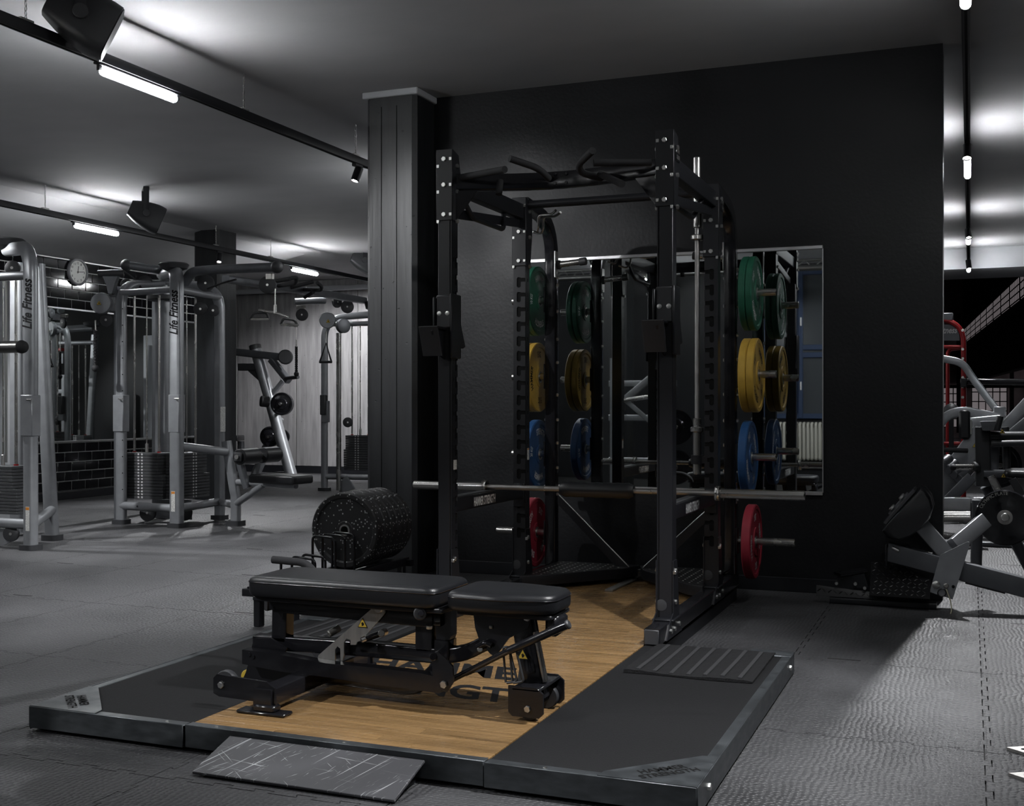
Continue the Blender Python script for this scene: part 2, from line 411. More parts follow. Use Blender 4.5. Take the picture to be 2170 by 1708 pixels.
# left side: tiled wall with mirror, light pier, concrete back wall
XT = -10.7
wall_left = struct(MB().box((XT - 0.12, 5.6, ZC / 2), (0.2, 18.0, ZC)).build('wall_left', MIDW, smooth=0))
GROUT = mat('pale grout', (0.55, 0.55, 0.54), 0.8)
TILEM = mat('black glazed tile', (0.006, 0.006, 0.007), 0.08, 0, 0.5, bump=('noise', 14, 0.05, 0.003))
MB().box((XT - 0.012, 12.1, 0.42), (0.02, 5.0, 0.62)).build('grout_bed', GROUT, wall_left, smooth=0)
MB().box((XT - 0.012, 12.1, 2.72), (0.02, 5.0, 0.58)).build('grout_bed', GROUT, wall_left, smooth=0)
TW, TH = 0.245, 0.122
tb = MB().box((0, 0, 0), (0.014, TW - 0.011, TH - 0.011), bev=0.004).build('tile', TILEM, wall_left); TILE = tb.data; bpy.data.objects.remove(tb)
for z0, rows in ((0.11, 5), (2.43, 5)):
    for r in range(rows):
        y = 9.6 + (TW / 2 if r % 2 else 0)
        while y < 14.5:
            o = link('tile', TILE, wall_left); o.location = (XT + 0.004, y, z0 + (r + 0.5) * TH); y += TW
tmir = thing('tiled_wall_mirror', 'mirror with thin metal rails set between the bands of black tiles', 'mirror', (XT + 0.02, 12.1, 0.74))
MB().box((XT + 0.004, 12.1, 1.58), (0.008, 5.0, 1.68)).build('mirror_glass', MIRR, tmir, smooth=0)
for z in (0.735, 2.425): MB().box((XT + 0.010, 12.1, z), (0.02, 5.0, 0.022), bev=0.003).build('mirror_rail', ALU, tmir)
MB().box((XT + 0.010, 12.1, 3.05), (0.02, 5.0, 0.02), bev=0.003).build('tile_trim', ALU, wall_left)
struct(MB().box((XT + 0.010, 12.1, 0.05), (0.03, 5.0, 0.1), bev=0.006).build('baseboard_left', BLK))
struct(MB().prism([(XT - 0.02, 6.0, 3.06), (-9.05, 6.0, ZC - 0.002), (XT - 0.02, 6.0, ZC - 0.002)], (0, 1, 0), 17.2).build('ceiling_soffit', CEILM, smooth=0))
YC = 17.7
wb = struct(MB().box((-9.3, YC + 0.16, ZC / 2), (15.6, 0.2, ZC)).build('wall_far', BWALL, smooth=0))
PW = 1.24
pm = MB().box((0, 0, ZC / 2 + 0.06), (PW - 0.014, 0.07, ZC - 0.13), bev=0.004).build('concrete_panel', CONC, wb); PME = pm.data; bpy.data.objects.remove(pm)
for k in range(-4, 2):
    o = link('concrete_panel', PME, wb); o.location = (-11.14 + PW * (k + 0.5), YC + 0.03, 0)
struct(MB().box((-9.3, YC - 0.02, 0.06), (15.4, 0.03, 0.12)).build('baseboard_far', BLK, smooth=0))
struct(MB().box((-16.9, 16.1, ZC / 2), (0.2, 3.3, ZC)).build('wall_side', CONC, smooth=0))
struct(MB().box((-13.85, 14.6, ZC / 2), (6.1, 0.2, ZC)).build('wall_return', CONC, smooth=0))
pipe = thing('ceiling_pipe', 'pale horizontal pipe running along the top of the concrete wall', 'pipe', (-9, 17.4, 3.22))
MB().tube([(-16, 17.4, 3.22), (-4.5, 17.4, 3.22)], 0.045, 14).build('pipe_run', WHITEW, pipe)
for x in (-14, -11.5, -9, -6.5): MB().box((x, 17.4, 3.32), (0.05, 0.07, 0.18), bev=0.004).build('pipe_clip', WHITEW, pipe)

# right: down-stand beam, hall behind it
struct(MB().box((1.9, 18.2, 3.29), (6.6, 1.4, 0.34)).build('trim_beam', WHITEW, smooth=0))
struct(MB().box((5.5, 7.6, ZC / 2), (0.2, 22, ZC)).build('wall_right', BWALL, smooth=0))
struct(MB().box((1.9, 32.5, 6.6), (9, 27.4, 0.1)).build('ceiling_hall', DARKW, smooth=0))
struct(MB().box((-1.8, 32.5, 3.3), (0.2, 27.4, 6.6)).build('wall_hall_left', DARKW, smooth=0))
hall = struct(MB().box((1, 46.1, 3.3), (9, 0.2, 6.6)).build('wall_hall_end', PINKW, smooth=0))
hw = struct(MB().bar((1.52, 20.5, 2.73), (-0.18, 46.2, 2.73), 0.2, 1.46, 0.001).build('wall_hall_right', DARKW, smooth=0))
MB().bar((1.52, 20.5, 5.2), (-0.18, 46.2, 5.2), 0.2, 2.5, 0.001).build('upper_band', DARKW, hw, smooth=0)
PANEM = mat('frosted hall glazing with added glow', (0.52, 0.47, 0.48), 0.5, var=0.2, vscale=1.5, emit=((0.62, 0.55, 0.57), 0.16))  # faint emission put into the panes in place of light falling on them
dirh = (V((-0.18, 46.2, 0)) - V((1.52, 20.5, 0))).normalized()
for k in range(12):
    p = V((1.52, 20.5, 3.71)) + dirh * (1.05 + 2.1 * k)
    p = p + V((-0.10, 0, 0))
    wn = struct(MB().bar(p - dirh * 0.98, p + dirh * 0.98, 0.05, 0.48, 0.001).build('window_%d' % (k + 1), PANEM, smooth=0))
    fr = MB()
    for q in range(-3, 4): fr.box(p + dirh * q * 0.32 + V((-0.026, 0, 0)), (0.008, 0.05, 0.50))
    for z in (-0.24, -0.08, 0.08, 0.24): fr.bar(p - dirh * 1.0 + V((-0.026, 0, z)), p + dirh * 1.0 + V((-0.026, 0, z)), 0.008, 0.03, 0.001)
    fr.build('muntin', SUB, wn, smooth=0)
    MB().box(p + dirh * 1.05 + V((-0.02, 0, 0)), (0.03, 0.15, 0.54)).build('mullion', SUB, wn, smooth=0)
for k, (x0, x1, z0, z1) in enumerate(((-1.3, -0.35, 0.4, 1.95), (0.05, 1.25, 0.3, 2.05), (1.9, 2.9, 0.4, 1.95))):
    wn = struct(MB().box(((x0 + x1) / 2, 45.98, (z0 + z1) / 2), (x1 - x0, 0.04, z1 - z0)).build('window_%d' % (k + 13), PANEM, smooth=0))
    fr = MB(); n = max(3, int((x1 - x0) / 0.22))
    for q in range(n + 1): fr.box((x0 + (x1 - x0) * q / n, 45.94, (z0 + z1) / 2), (0.035, 0.05, z1 - z0))
    for q in range(6): fr.box(((x0 + x1) / 2, 45.94, z0 + (z1 - z0) * q / 5), (x1 - x0, 0.05, 0.035))
    fr.build('muntin', SUB, wn, smooth=0)
for z in (1.9, 2.9): MB().box((0.2, 45.6, z), (4.0, 0.15, 0.12)).build('steel_girder', SUB, hall, smooth=0)
for x in (-0.4, 1.4): MB().box((x, 45.6, 2.4), (0.14, 0.15, 4.4)).build('steel_post', SUB, hall, smooth=0)

# behind the camera (seen only in the mirrors): wall with blue windows, radiator
wall_front = struct(MB().box((-2.6, -3.5, ZC / 2), (16.2, 0.2, ZC)).build('wall_front', BWALL, smooth=0))
BLUEM = mat('blue window frame', (0.018, 0.034, 0.075), 0.45)
PANED = mat('night window glass', (0.05, 0.055, 0.06), 0.12, 0, 0.6)
for k, x in enumerate((-1.30, -2.50)):
    wn = struct(MB().box((x, -3.385, 2.15), (1.14, 0.03, 2.3)).build('window_%d' % (k + 20), PANED, smooth=0))
    fr = MB()
    for dx in (-0.53, -0.04, 0.04, 0.53): fr.box((x + dx, -3.35, 2.15), (0.07, 0.06, 2.3), bev=0.006)
    for z in (1.03, 1.98, 2.10, 3.27): fr.box((x, -3.352, z), (1.13, 0.055, 0.08), bev=0.006)
    fr.build('window_frame', BLUEM, wn)
    hd = MB()
    for dx in (-0.05, 0.05):
        for z in (1.5, 2.5): hd.box((x + dx, -3.30, z), (0.018, 0.03, 0.13), bev=0.004)
    hd.build('window_handle', WHITE, wn)
rad = thing('radiator', 'cream cast iron column radiator under the blue windows, seen in the mirror', 'radiator', (-2.2, -3.25, 0.3))
CREAM = mat('cream radiator enamel', (0.42, 0.41, 0.36), 0.4)
for k in range(22):
    x = -1.55 - k * 0.06
    MB().sweep(fillet([(x, -3.31, 0.36), (x, -3.31, 0.92), (x, -3.16, 0.92), (x, -3.16, 0.36), (x, -3.31, 0.361)], 0.04, 3), circ(0.02, 8), up=(1, 0, 0)).build('radiator_column', CREAM, rad)

# ================================================================ LIGHTING TRACKS
TRACKS = [(-0.02, 'right'), (-4.51, 'middle'), (-8.64, 'far left')]
CHAINY = {-0.02: (1.0, 4.2, 7.6, 11.6, 15.5), -4.51: (0.9, 4.60, 6.52, 8.03, 11.5, 15.2), -8.64: (4.6, 9.07, 11.9, 13.1, 16.2)}
def chain_mesh(L):
    b = MB(); n = int(L / 0.022)
    for i in range(n):
        z = -i * L / n; u = V((1, 0, 0)) if i % 2 else V((0, 1, 0)); pts = []
        for k in range(9):
            t = 2 * pi * k / 8; pts.append(u * (0.007 * cos(t)) + V((0, 0, z - 0.012 + 0.014 * sin(t))))
        b.sweep(pts, circ(0.0022, 5), up=(u.y, u.x, 0), cap=False)
    return b
for X, nm in TRACKS:
    y1 = 17.3
    tr = thing('lighting_track', {'right': 'black ceiling light track along the right side past the black wall', 'middle': 'black ceiling light track crossing the upper left to the black pillar', 'far left': 'black ceiling light track on chains above the cable machines'}[nm], 'light track', (X, 8, ZT), 'ceiling light tracks')
    rail = MB().sweep([(X, -3.2, ZT), (X, y1, ZT)], rrect(0.042, 0.06, 0.004)).build('rail', BLK, tr)
    MB().box((X, 7.05, ZT - 0.031), (0.014, 20.4, 0.004)).build('rail_groove', SLOT, rail, smooth=0)
    for y in CHAINY[X]:
        c = chain_mesh(0.24); c.v = [p + V((X, y, ZC)) for p in c.v]; c.build('chain', STEEL, tr)
        MB().box((X, y, ZT + 0.037), (0.03, 0.09, 0.014), bev=0.003).build('chain_clamp', STEEL, tr)
def tube_light(X, y, label):
    t = thing('tube_light', label, 'light', (X, y, ZT - 0.03), 'lit tubes hanging under the light tracks')
    MB().box((X, y, ZT - 0.038), (0.034, 0.74, 0.014), bev=0.003).build('light_base', BLK, t)
    L = 0.66; n = 3; r = 0.025
    pf = [(max(0.001, r * sin(pi / 2 * i / n)), r - r * cos(pi / 2 * i / n)) for i in range(n + 1)]
    pf = pf + [(a, L - b) for a, b in reversed(pf)]
    MB().lathe((X, y - L / 2, ZT - 0.072), (0, 1, 0), pf, 10).build('tube', LAMPM, t)
    for s in (-1, 1): MB().box((X, y + s * 0.34, ZT - 0.055), (0.02, 0.02, 0.04)).build('tube_holder', BLK, t)
TUBE_LABEL = {
    (-0.02, 5.48): 'lit white tube cut off by the top edge on the right track', (-0.02, 9.81): 'second lit white tube on the right track, beyond the first spotlight', (-0.02, 13.95): 'third lit white tube on the right track',
    (-4.51, 5.48): 'large lit white tube on the middle track below the upper left speaker', (-4.51, 9.81): 'lit tube on the middle track hidden behind the black wall', (-4.51, 13.95): 'lit tube on the middle track far behind the black wall',
    (-8.64, 5.48): 'lit tube on the far left track outside the left edge', (-8.64, 9.81): 'lit white tube on the far left track above the wall clock', (-8.64, 13.95): 'lit white tube on the far left track in front of the concrete wall'}
def tube_label(X, y):
    return TUBE_LABEL.get((X, y), 'lit tube %s on the %s track' % ('behind the camera' if y < 0 else 'above and beside the camera', dict(TRACKS)[X]))
for X, nm in TRACKS:
    for y in TUBE_Y:
        if y > 17 : continue
        pass
        tube_light(X, y, tube_label(X, y))
tube_light(-0.02, 16.9, 'fourth lit white tube on the right track, just before the beam')
def spot_light(X, y, aim, label, power, size=62, blend=0.6):
    t = thing('track_spotlight', label, 'light', (X, y, ZT - 0.03), 'small track spotlights')
    p = V((X, y, ZT - 0.10)); d = (V(aim) - p).normalized()
    MB().box((X, y, ZT - 0.042), (0.036, 0.12, 0.024), bev=0.003).build('adapter', BLK, t)
    MB().cyl((X, y, ZT - 0.05), (X, y, ZT - 0.10), 0.008, 10).build('stem', BLK, t)
    MB().lathe(p - d * 0.05, d, [(0.026, 0), (0.034, 0.006), (0.034, 0.115), (0.030, 0.12), (0.029, 0.105)], 20).build('housing', BLK, t)
    MB().lathe(p + d * 0.052, d, [(0.028, 0), (0.028, 0.003)], 20).build('lens', LENSM, t)
    ld = bpy.data.lights.new('spot_beam', 'SPOT'); ld.energy = power; ld.spot_size = radians(size); ld.spot_blend = blend; ld.shadow_soft_size = 0.028; ld.color = (0.97, 0.98, 1.0)
    lo = bpy.data.objects.new('spot_beam', ld); COL.objects.link(lo); lo.parent = t; lo.location = p + d * 0.075 - ORG[t.name]
    lo.rotation_euler = d.to_track_quat('-Z', 'Y').to_euler()
S = SPOT_W
spot_light(-0.02, 8.98, (-0.1, 7.6, 0), 'spotlight on the right track nearest the black wall corner', S * 1.3, 80)
spot_light(-0.02, 13.26, (0.3, 11.5, 0), 'spotlight on the right track between second and third tubes', S)
spot_light(-0.02, 16.1, (0.3, 15.5, 0), 'farthest spotlight on the right track', S)
spot_light(-4.51, 8.06, (-5.2, 7.2, 0), 'spotlight on the middle track beside the black pillar', S * 1.2, 85)
spot_light(-8.64, 11.97, (-8.3, 11.0, 0), 'spotlight on the far left track before the dark column', S, 80)
spot_light(-8.64, 7.2, (-7.0, 8.6, 0.6), 'spotlight on the far left track out of view', S, 70)
spot_light(-8.64, 15.9, (-9.6, 17.6, 1.2), 'unseen spotlight added on the far left track to brighten the concrete wall', S * 1.3, 100)  # added lamp, hidden by the pillar, only to brighten the concrete
spot_light(-4.51, 14.9, (-6.6, 16.2, 0.9), 'unseen spotlight added on the middle track to light the mirrored machines', S, 75)  # added lamp, out of sight, lights machines for the tiled wall mirror
spot_light(-0.02, 3.6, (-1.3, 4.3, 0.1), 'spotlight on the right track above the platform', S * 1.25)
spot_light(-4.51, 4.2, (-3.15, 7.5, 1.75), 'spotlight on the middle track aimed at the black pillar', S * 0.55, 44)
spot_light(-0.02, 0.4, (-2.3, -3.0, 0.9), 'spotlight added behind the camera to brighten the radiator', S * 0.8, 60)  # added unseen lamp that lifts the radiator's reflection
spot_light(-4.51, 0.9, (-3.5, 2.3, 0.9), 'spotlight added behind the camera to brighten the row machine', S * 0.8, 60)  # added unseen lamp that lifts the row machine's reflection
spot_light(-4.51, 2.6, (-6.0, 5.0, 0), 'spotlight on the middle track out of view', S, 62)

# ================================================================ LIFTING PLATFORM
ZP = 0.09
def wood_material():
    m, nt, b, N, L = ntree('varnished maple')
    tc = N('TexCoord'); oi = N('ObjectInfo')
    cm = N('CombineXYZ'); sc = N('Math'); sc.operation = 'MULTIPLY'; sc.inputs[1].default_value = 37.0
    L(oi.outputs['Random'], sc.inputs[0]); L(sc.outputs[0], cm.inputs[0]); L(sc.outputs[0], cm.inputs[1])
    ad = N('VectorMath'); ad.operation = 'ADD'; L(tc.outputs['Object'], ad.inputs[0]); L(cm.outputs[0], ad.inputs[1])
    mp = N('Mapping'); mp.inputs['Scale'].default_value = (2.6, 55, 20); L(ad.outputs[0], mp.inputs[0])
    nz = N('TexNoise'); nz.inputs['Scale'].default_value = 1.0; nz.inputs['Detail'].default_value = 6; nz.inputs['Distortion'].default_value = 0.6; L(mp.outputs[0], nz.inputs['Vector'])
    rp = N('ValToRGB'); rp.color_ramp.elements[0].position = 0.28; rp.color_ramp.elements[1].position = 0.7
    rp.color_ramp.elements[0].color = (0.165, 0.097, 0.041, 1); rp.color_ramp.elements[1].color = (0.315, 0.190, 0.082, 1); L(nz.outputs['Fac'], rp.inputs[0])
    mr = N('MapRange'); mr.inputs[3].default_value = 0.80; mr.inputs[4].default_value = 1.12; L(oi.outputs['Random'], mr.inputs[0])
    ml = N('VectorMath'); ml.operation = 'SCALE'; L(rp.outputs[0], ml.inputs[0]); L(mr.outputs[0], ml.inputs['Scale'])
    # scuffs
    mp2 = N('Mapping'); mp2.vector_type = 'TEXTURE'; mp2.inputs['Rotation'].default_value = (0, 0, 0.7); mp2.inputs['Scale'].default_value = (1 / 5, 1 / 110, 1); L(tc.outputs['Object'], mp2.inputs[0])
    n2 = N('TexNoise'); n2.inputs['Scale'].default_value = 1.0; n2.inputs['Detail'].default_value = 8; L(mp2.outputs[0], n2.inputs['Vector'])
    sr = N('MapRange'); sr.inputs[1].default_value = 0.70; sr.inputs[2].default_value = 0.76; L(n2.outputs['Fac'], sr.inputs[0])
    mx = N('Mix'); mx.data_type = 'RGBA'; L(sr.outputs[0], mx.inputs[0]); L(ml.outputs[0], mx.inputs[6]); mx.inputs[7].default_value = (0.5, 0.42, 0.32, 1)
    L(mx.outputs[2], b.inputs['Base Color'])
    rr = N('MapRange'); rr.inputs[1].default_value = 0.3; rr.inputs[2].default_value = 0.75; rr.inputs[3].default_value = 0.16; rr.inputs[4].default_value = 0.36; L(n2.outputs['Fac'], rr.inputs[0]); L(rr.outputs[0], b.inputs['Roughness'])
    bp = N('Bump'); bp.inputs['Strength'].default_value = 0.12; bp.inputs['Distance'].default_value = 0.002; L(nz.outputs['Fac'], bp.inputs['Height']); L(bp.outputs[0], b.inputs['Normal'])
    return m
WOOD = wood_material()
RUBP = mat('speckled platform rubber', (0.0072, 0.0073, 0.0080), 0.75, 0, 0.24, bump=('noise', 220, 0.5, 0.002), var=0.4, vscale=160)
RAILM = mat('worn black steel edge', (0.075, 0.082, 0.088), 0.40, 0.6, bump=('noise', 60, 0.10, 0.001), var=0.25, vscale=(14, 14, 40), rvar=0.10)
PX0, PX1, PY0, PY1, PY2 = -3.20, -0.73, 3.285, 5.24, 7.12
WX0, WX1 = -2.51, -1.395
plat = thing('lifting_platform', 'low lifting platform with maple strip floor between black rubber side panels', 'platform', ((PX0 + PX1) / 2, 5.0, 0))
def slab(name, x0, x1, y0, y1, z0, z1, m, bev=0.0, parent=plat, smooth=38):
    return MB().box(((x0 + x1) / 2, (y0 + y1) / 2, (z0 + z1) / 2), (x1 - x0, y1 - y0, z1 - z0), bev=bev).build(name, m, parent, smooth)
slab('underframe', PX0 + 0.01, PX1 - 0.01, PY0 + 0.01, PY1 - 0.005, 0.012, 0.066, BLK)
slab('underframe', WX0 - 0.06, WX1 + 0.06, PY1, PY2, 0.0, 0.066, BLK)
slab('rubber_panel', PX0 + 0.036, WX0 - 0.002, PY0 + 0.038, PY1 - 0.02, 0.066, ZP - 0.001, RUBP, 0.003)
slab('rubber_panel', WX1 + 0.002, PX1 - 0.036, PY0 + 0.038, PY1 - 0.02, 0.066, ZP - 0.001, RUBP, 0.003)
y = PY0 + 0.038; pw = 0.0572; row = 0
while y < PY2 - 0.01:
    y2 = min(y + pw, PY2)
    if y < PY1 < y2: y2 = PY1 - 0.002
    cuts = [WX0] + sorted([WX0 + (WX1 - WX0) * random.uniform(0.12, 0.88)] if row % 3 else [WX0 + 0.37 * random.uniform(0.7, 1.2), WX1 - 0.37 * random.uniform(0.7, 1.2)]) + [WX1]
    for a, c in zip(cuts, cuts[1:]):
        MB().box(((a + c) / 2, (y + y2) / 2, (0.066 + ZP) / 2), (c - a - 0.0012, y2 - y - 0.0012, ZP - 0.066), bev=0.0012).build('plank', WOOD, plat, smooth=0)
    y = y2 + (0.004 if abs(y2 - PY1) < 0.003 else 0); row += 1
# steel edge: front rail in three lengths, two sides, corner plates
def rail(x0, x1, yf):
    b = MB(); b.box(((x0 + x1) / 2, yf + 0.02, ZP - 0.002), (x1 - x0, 0.044, 0.006), bev=0.002); b.box(((x0 + x1) / 2, yf, 0.0535), (x1 - x0, 0.006, 0.079), bev=0.002); b.build('edge_rail', RAILM, plat)
rail(PX0, WX0 - 0.008, PY0 - 0.004); rail(WX0 - 0.004, WX1 - 0.002, PY0 + 0.004); rail(WX1 + 0.002, PX1, PY0 - 0.004)
for s, x in ((1, PX0), (-1, PX1)):
    b = MB(); b.box((x + s * 0.018, (PY0 + PY1) / 2, ZP - 0.002), (0.040, PY1 - PY0, 0.006), bev=0.002); b.box((x, (PY0 + PY1) / 2, 0.050), (0.006, PY1 - PY0, 0.086), bev=0.002); b.build('edge_rail', RAILM, plat)
    sx = s
    c = MB().prism([(x, PY0 - 0.002, ZP + 0.002), (x + s * 0.30, PY0 - 0.002, ZP + 0.002), (x + s * 0.29, PY0 + 0.045, ZP + 0.002), (x + s * 0.05, PY0 + 0.30, ZP + 0.002), (x, PY0 + 0.31, ZP + 0.002)], (0, 0, 1), 0.005).build('corner_plate', RAILM, plat, smooth=0)
    t = MB(); d = V((s * 0.30, -0.29, 0)).normalized() * s if s > 0 else V((0.30, 0.29, 0)).normalized()
    d = V((1, -0.95, 0)).normalized() if s > 0 else V((1, 0.95, 0)).normalized()
    nrm = V((-d.y, d.x, 0)); ce = V((x + s * 0.115, PY0 + 0.105, ZP + 0.0052))
    put_text(t, 'HAMMER', ce + nrm * 0.026, d, nrm, 0.16, 0.034); t.build('corner_lettering', SLOT, c, smooth=0); t = MB(); put_text(t, 'STRENGTH', ce - nrm * 0.016, d, nrm, 0.20, 0.034)
    t.build('corner_lettering', SLOT, c, smooth=0)
MB().box((PX1 - 0.09, PY1 - 0.05, ZP + 0.002), (0.19, 0.11, 0.008), bev=0.002).build('corner_plate', RAILM, plat)
MB().box((PX0 + 0.09, PY1 - 0.05, ZP + 0.002), (0.19, 0.11, 0.008), bev=0.002).build('corner_plate', RAILM, plat)
for x, y in ((-3.12, 3.30), (-2.92, 3.30), (-2.6, 3.30), (-2.4, 3.308), (-1.9, 3.308), (-1.5, 3.308), (-1.2, 3.30), (-0.86, 3.30)):
    MB().lathe((x, y, ZP + 0.0005), (0, 0, 1), [(0.007, 0), (0.006, 0.0025)], 8).build('screw', STEEL, plat)
for y in (3.42, 5.10):
    MB().hexb((PX1 + 0.003, y, 0.055), (1, 0, 0), 0.012, 0.010).build('bolt', STEEL, plat)
t = MB(); put_text(t, 'HAMMER', (-2.00, 4.41, ZP + 0.0006), (1, 0, 0), (-0.35, 1, 0), 0.80, 0.22); t.build('deck_lettering', DARKP, plat, smooth=0, label='black lettering on the maple deck'); t = MB(); put_text(t, 'STRENGTH', (-1.96, 4.07, ZP + 0.0006), (1, 0, 0), (-0.35, 1, 0), 0.92, 0.22)
t.build('deck_lettering', DARKP, plat, smooth=0, label='black lettering on the maple deck')

# wedge ramp against the front edge
def scratch_material():
    m, nt, b, N, L = ntree('scratched black sheet')
    tc = N('TexCoord'); tot = None
    for rot, sc, lo in ((1.05, (2.5, 110, 1), 0.635), (-0.1, (2.5, 120, 1), 0.655), (0.75, (9, 190, 1), 0.66), (-0.6, (5, 150, 1), 0.67), (1.25, (14, 160, 1), 0.67)):
        mp = N('Mapping'); mp.vector_type = 'TEXTURE'; mp.inputs['Rotation'].default_value = (0, 0, rot); mp.inputs['Scale'].default_value = (1 / sc[0], 1 / sc[1], 1); L(tc.outputs['Object'], mp.inputs[0])
        nz = N('TexNoise'); nz.inputs['Scale'].default_value = 1.0; nz.inputs['Detail'].default_value = 3; nz.inputs['Distortion'].default_value = 0.3; L(mp.outputs[0], nz.inputs['Vector'])
        mr = N('MapRange'); mr.inputs[1].default_value = lo; mr.inputs[2].default_value = lo + 0.05; L(nz.outputs['Fac'], mr.inputs[0])
        if tot is None: tot = mr.outputs[0]
        else:
            mx = N('Math'); mx.operation = 'MAXIMUM'; L(tot, mx.inputs[0]); L(mr.outputs[0], mx.inputs[1]); tot = mx.outputs[0]
    mx = N('Mix'); mx.data_type = 'RGBA'; L(tot, mx.inputs[0]); mx.inputs[6].default_value = (0.050, 0.050, 0.055, 1); mx.inputs[7].default_value = (0.42, 0.43, 0.44, 1)
    L(mx.outputs[2], b.inputs['Base Color']); b.inputs['Roughness'].default_value = 0.5
    return m
SCR = scratch_material()
ramp = thing('wedge_ramp', 'scratched black wedge ramp leaning against the platform front edge', 'ramp', (-1.96, 3.18, 0))
rot = Matrix.Rotation(math.atan2(0.058, 0.195), 3, 'X')
MB().box((-1.96, 3.178, 0.041), (0.73, 0.215, 0.010), rot=rot, bev=0.002).build('ramp_plate', SCR, ramp)
for x in (-2.29, -1.63):
    MB().prism([(x, 3.09, 0.004), (x, 3.272, 0.004), (x, 3.272, 0.058)], (1, 0, 0), 0.012).build('ramp_side', BLK, ramp, smooth=0)

def doormat(x0, x1, y0, y1, label, skew=0.0):
    t = thing('door_mat', label, 'mat', ((x0 + x1) / 2, (y0 + y1) / 2, ZP), 'black ribbed mats on the platform')
    b = MB(); n = 28; ny = 14; P = []
    for j in range(ny + 1):
        for i in range(n + 1):
            u, v = i / n, j / ny
            z = ZP + 0.011 + 0.004 * sin(u * 9 + 1) * (1 - v) ** 2 + random.uniform(-0.0012, 0.0012)
            P.append((x0 + (x1 - x0) * u + skew * v + random.uniform(-0.002, 0.002), y0 + (y1 - y0) * v + 0.006 * sin(u * 7) * (1 - v), z))
    q = len(P); P += [(p[0], p[1], ZP + 0.001) for p in P]
    F = []
    for j in range(ny):
        for i in range(n):
            a = j * (n + 1) + i; F.append([a, a + 1, a + n + 2, a + n + 1]); F.append([q + a, q + a + n + 1, q + a + n + 2, q + a + 1])
    ed = [i for i in range(n + 1)] + [(j + 1) * (n + 1) - 1 for j in range(1, ny + 1)] + [ny * (n + 1) + i for i in range(n - 1, -1, -1)] + [j * (n + 1) for j in range(ny - 1, 0, -1)]
    for k in range(len(ed)): a, c = ed[k], ed[(k + 1) % len(ed)]; F.append([a, c, q + c, q + a])
    b.add(P, F); b.build('mat_pile', MATP, t)
    for k in range(7):
        u = (k + 0.8) / 7.6; s = MB(); x = x0 + (x1 - x0) * u
        s.sweep([(x + skew * v, y0 + 0.02 + (y1 - y0 - 0.04) * v, ZP + 0.0125 + 0.004 * sin(u * 9 + 1) * (1 - v) ** 2) for v in (0, .25, .5, .75, 1)], rrect(0.018, 0.006, 0.003)); s.build('rib', MATR, t)
MATP = mat('coarse black mat pile', (0.010, 0.010, 0.011), 0.9, 0, 0.3, bump=('noise', 300, 1.0, 0.006), var=0.5, vscale=200)
MATR = mat('mat rib', (0.020, 0.020, 0.022), 0.85, bump=('noise', 300, 0.6, 0.003))
doormat(-1.33, -0.80, 4.60, 5.17, 'black mat with pale ribs on the right rubber panel by the rack foot')
doormat(-3.05, -2.52, 4.62, 5.18, 'black mat on the left rubber panel behind the bench')

# ================================================================ POWER RACK
XL, XR, YF, YR, YS = -2.518, -1.358, 5.45, 6.51, 7.05
PS = 0.076
rack = thing('power_rack', 'tall black power rack with keyhole uprights, pull-up handles and plate pegs', 'power rack', ((XL + XR) / 2, 6.2, ZP))
def notch_poly(z0, z1, first, pitch, n, wdt, into, sgn):
    """outline (a, z) of an upright face whose edge at a = sgn*wdt/2 is cut by keyhole notches"""
    e = sgn * wdt / 2; out = [(-e, z0), (e, z0)]
    for k in range(n):
        z = first + k * pitch
        h = min(0.026, into * 0.6)
        out += [(e, z), (e - sgn * (into - h), z), (e - sgn * (into - h), z - 0.026), (e - sgn * (into - h * 0.75), z - 0.034), (e - sgn * (into - h * 0.25), z - 0.034),
                (e - sgn * into, z - 0.026), (e - sgn * into, z + 0.020), (e - sgn * (into - h * 0.25), z + 0.028), (e - sgn * (into - h * 0.75), z + 0.028), (e - sgn * (into - h), z + 0.023), (e, z + 0.023)]
    out += [(e, z1), (-e, z1)]
    return out
def upright(x, y, z0, z1, face, sgn):
    """body plus a notched cover on the front ('front') or on the inner side ('side')"""
    if face == 'front':
        body = MB().box((x, y + 0.004, (z0 + z1) / 2), (PS, PS - 0.008, z1 - z0), bev=0.003).build('upright', BLK, rack)
        MB().box((x, y - PS / 2 + 0.006, (z0 + z1) / 2), (PS - 0.004, 0.004, z1 - z0 - 0.02)).build('slot_shade', SLOT, body, smooth=0)  # black strip behind the notches, slot shade painted in
        MB().prism([(x + a, y - PS / 2 + 0.002, z) for a, z in notch_poly(z0, z1, 0.43, 0.0885, 18, PS, 0.054, sgn)], (0, 1, 0), 0.005).build('notched_face', BLK, body, smooth=0)
    else:
        body = MB().box((x - sgn * 0.004, y, (z0 + z1) / 2), (PS - 0.008, PS, z1 - z0), bev=0.003).build('upright', BLK, rack)
        MB().box((x + sgn * (PS / 2 - 0.006), y, (z0 + z1) / 2), (0.004, PS - 0.004, z1 - z0 - 0.02)).build('slot_shade', SLOT, body, smooth=0)  # same painted shade for the side notches
        MB().prism([(x + sgn * (PS / 2 - 0.002), y + a, z) for a, z in notch_poly(z0, z1, 0.43, 0.0885, 18, PS, 0.030, 1)], (1, 0, 0), 0.005).build('notched_face', BLK, body, smooth=0)
    return body
UZ = 0.168
uFL = upright(XL, YF, UZ, 2.50, 'side', 1); uFR = upright(XR, YF, UZ, 2.50, 'side', -1)
uRL = upright(XL, YR, UZ, 2.43, 'front', 1); uRR = upright(XR, YR, UZ, 2.43, 'front', -1)
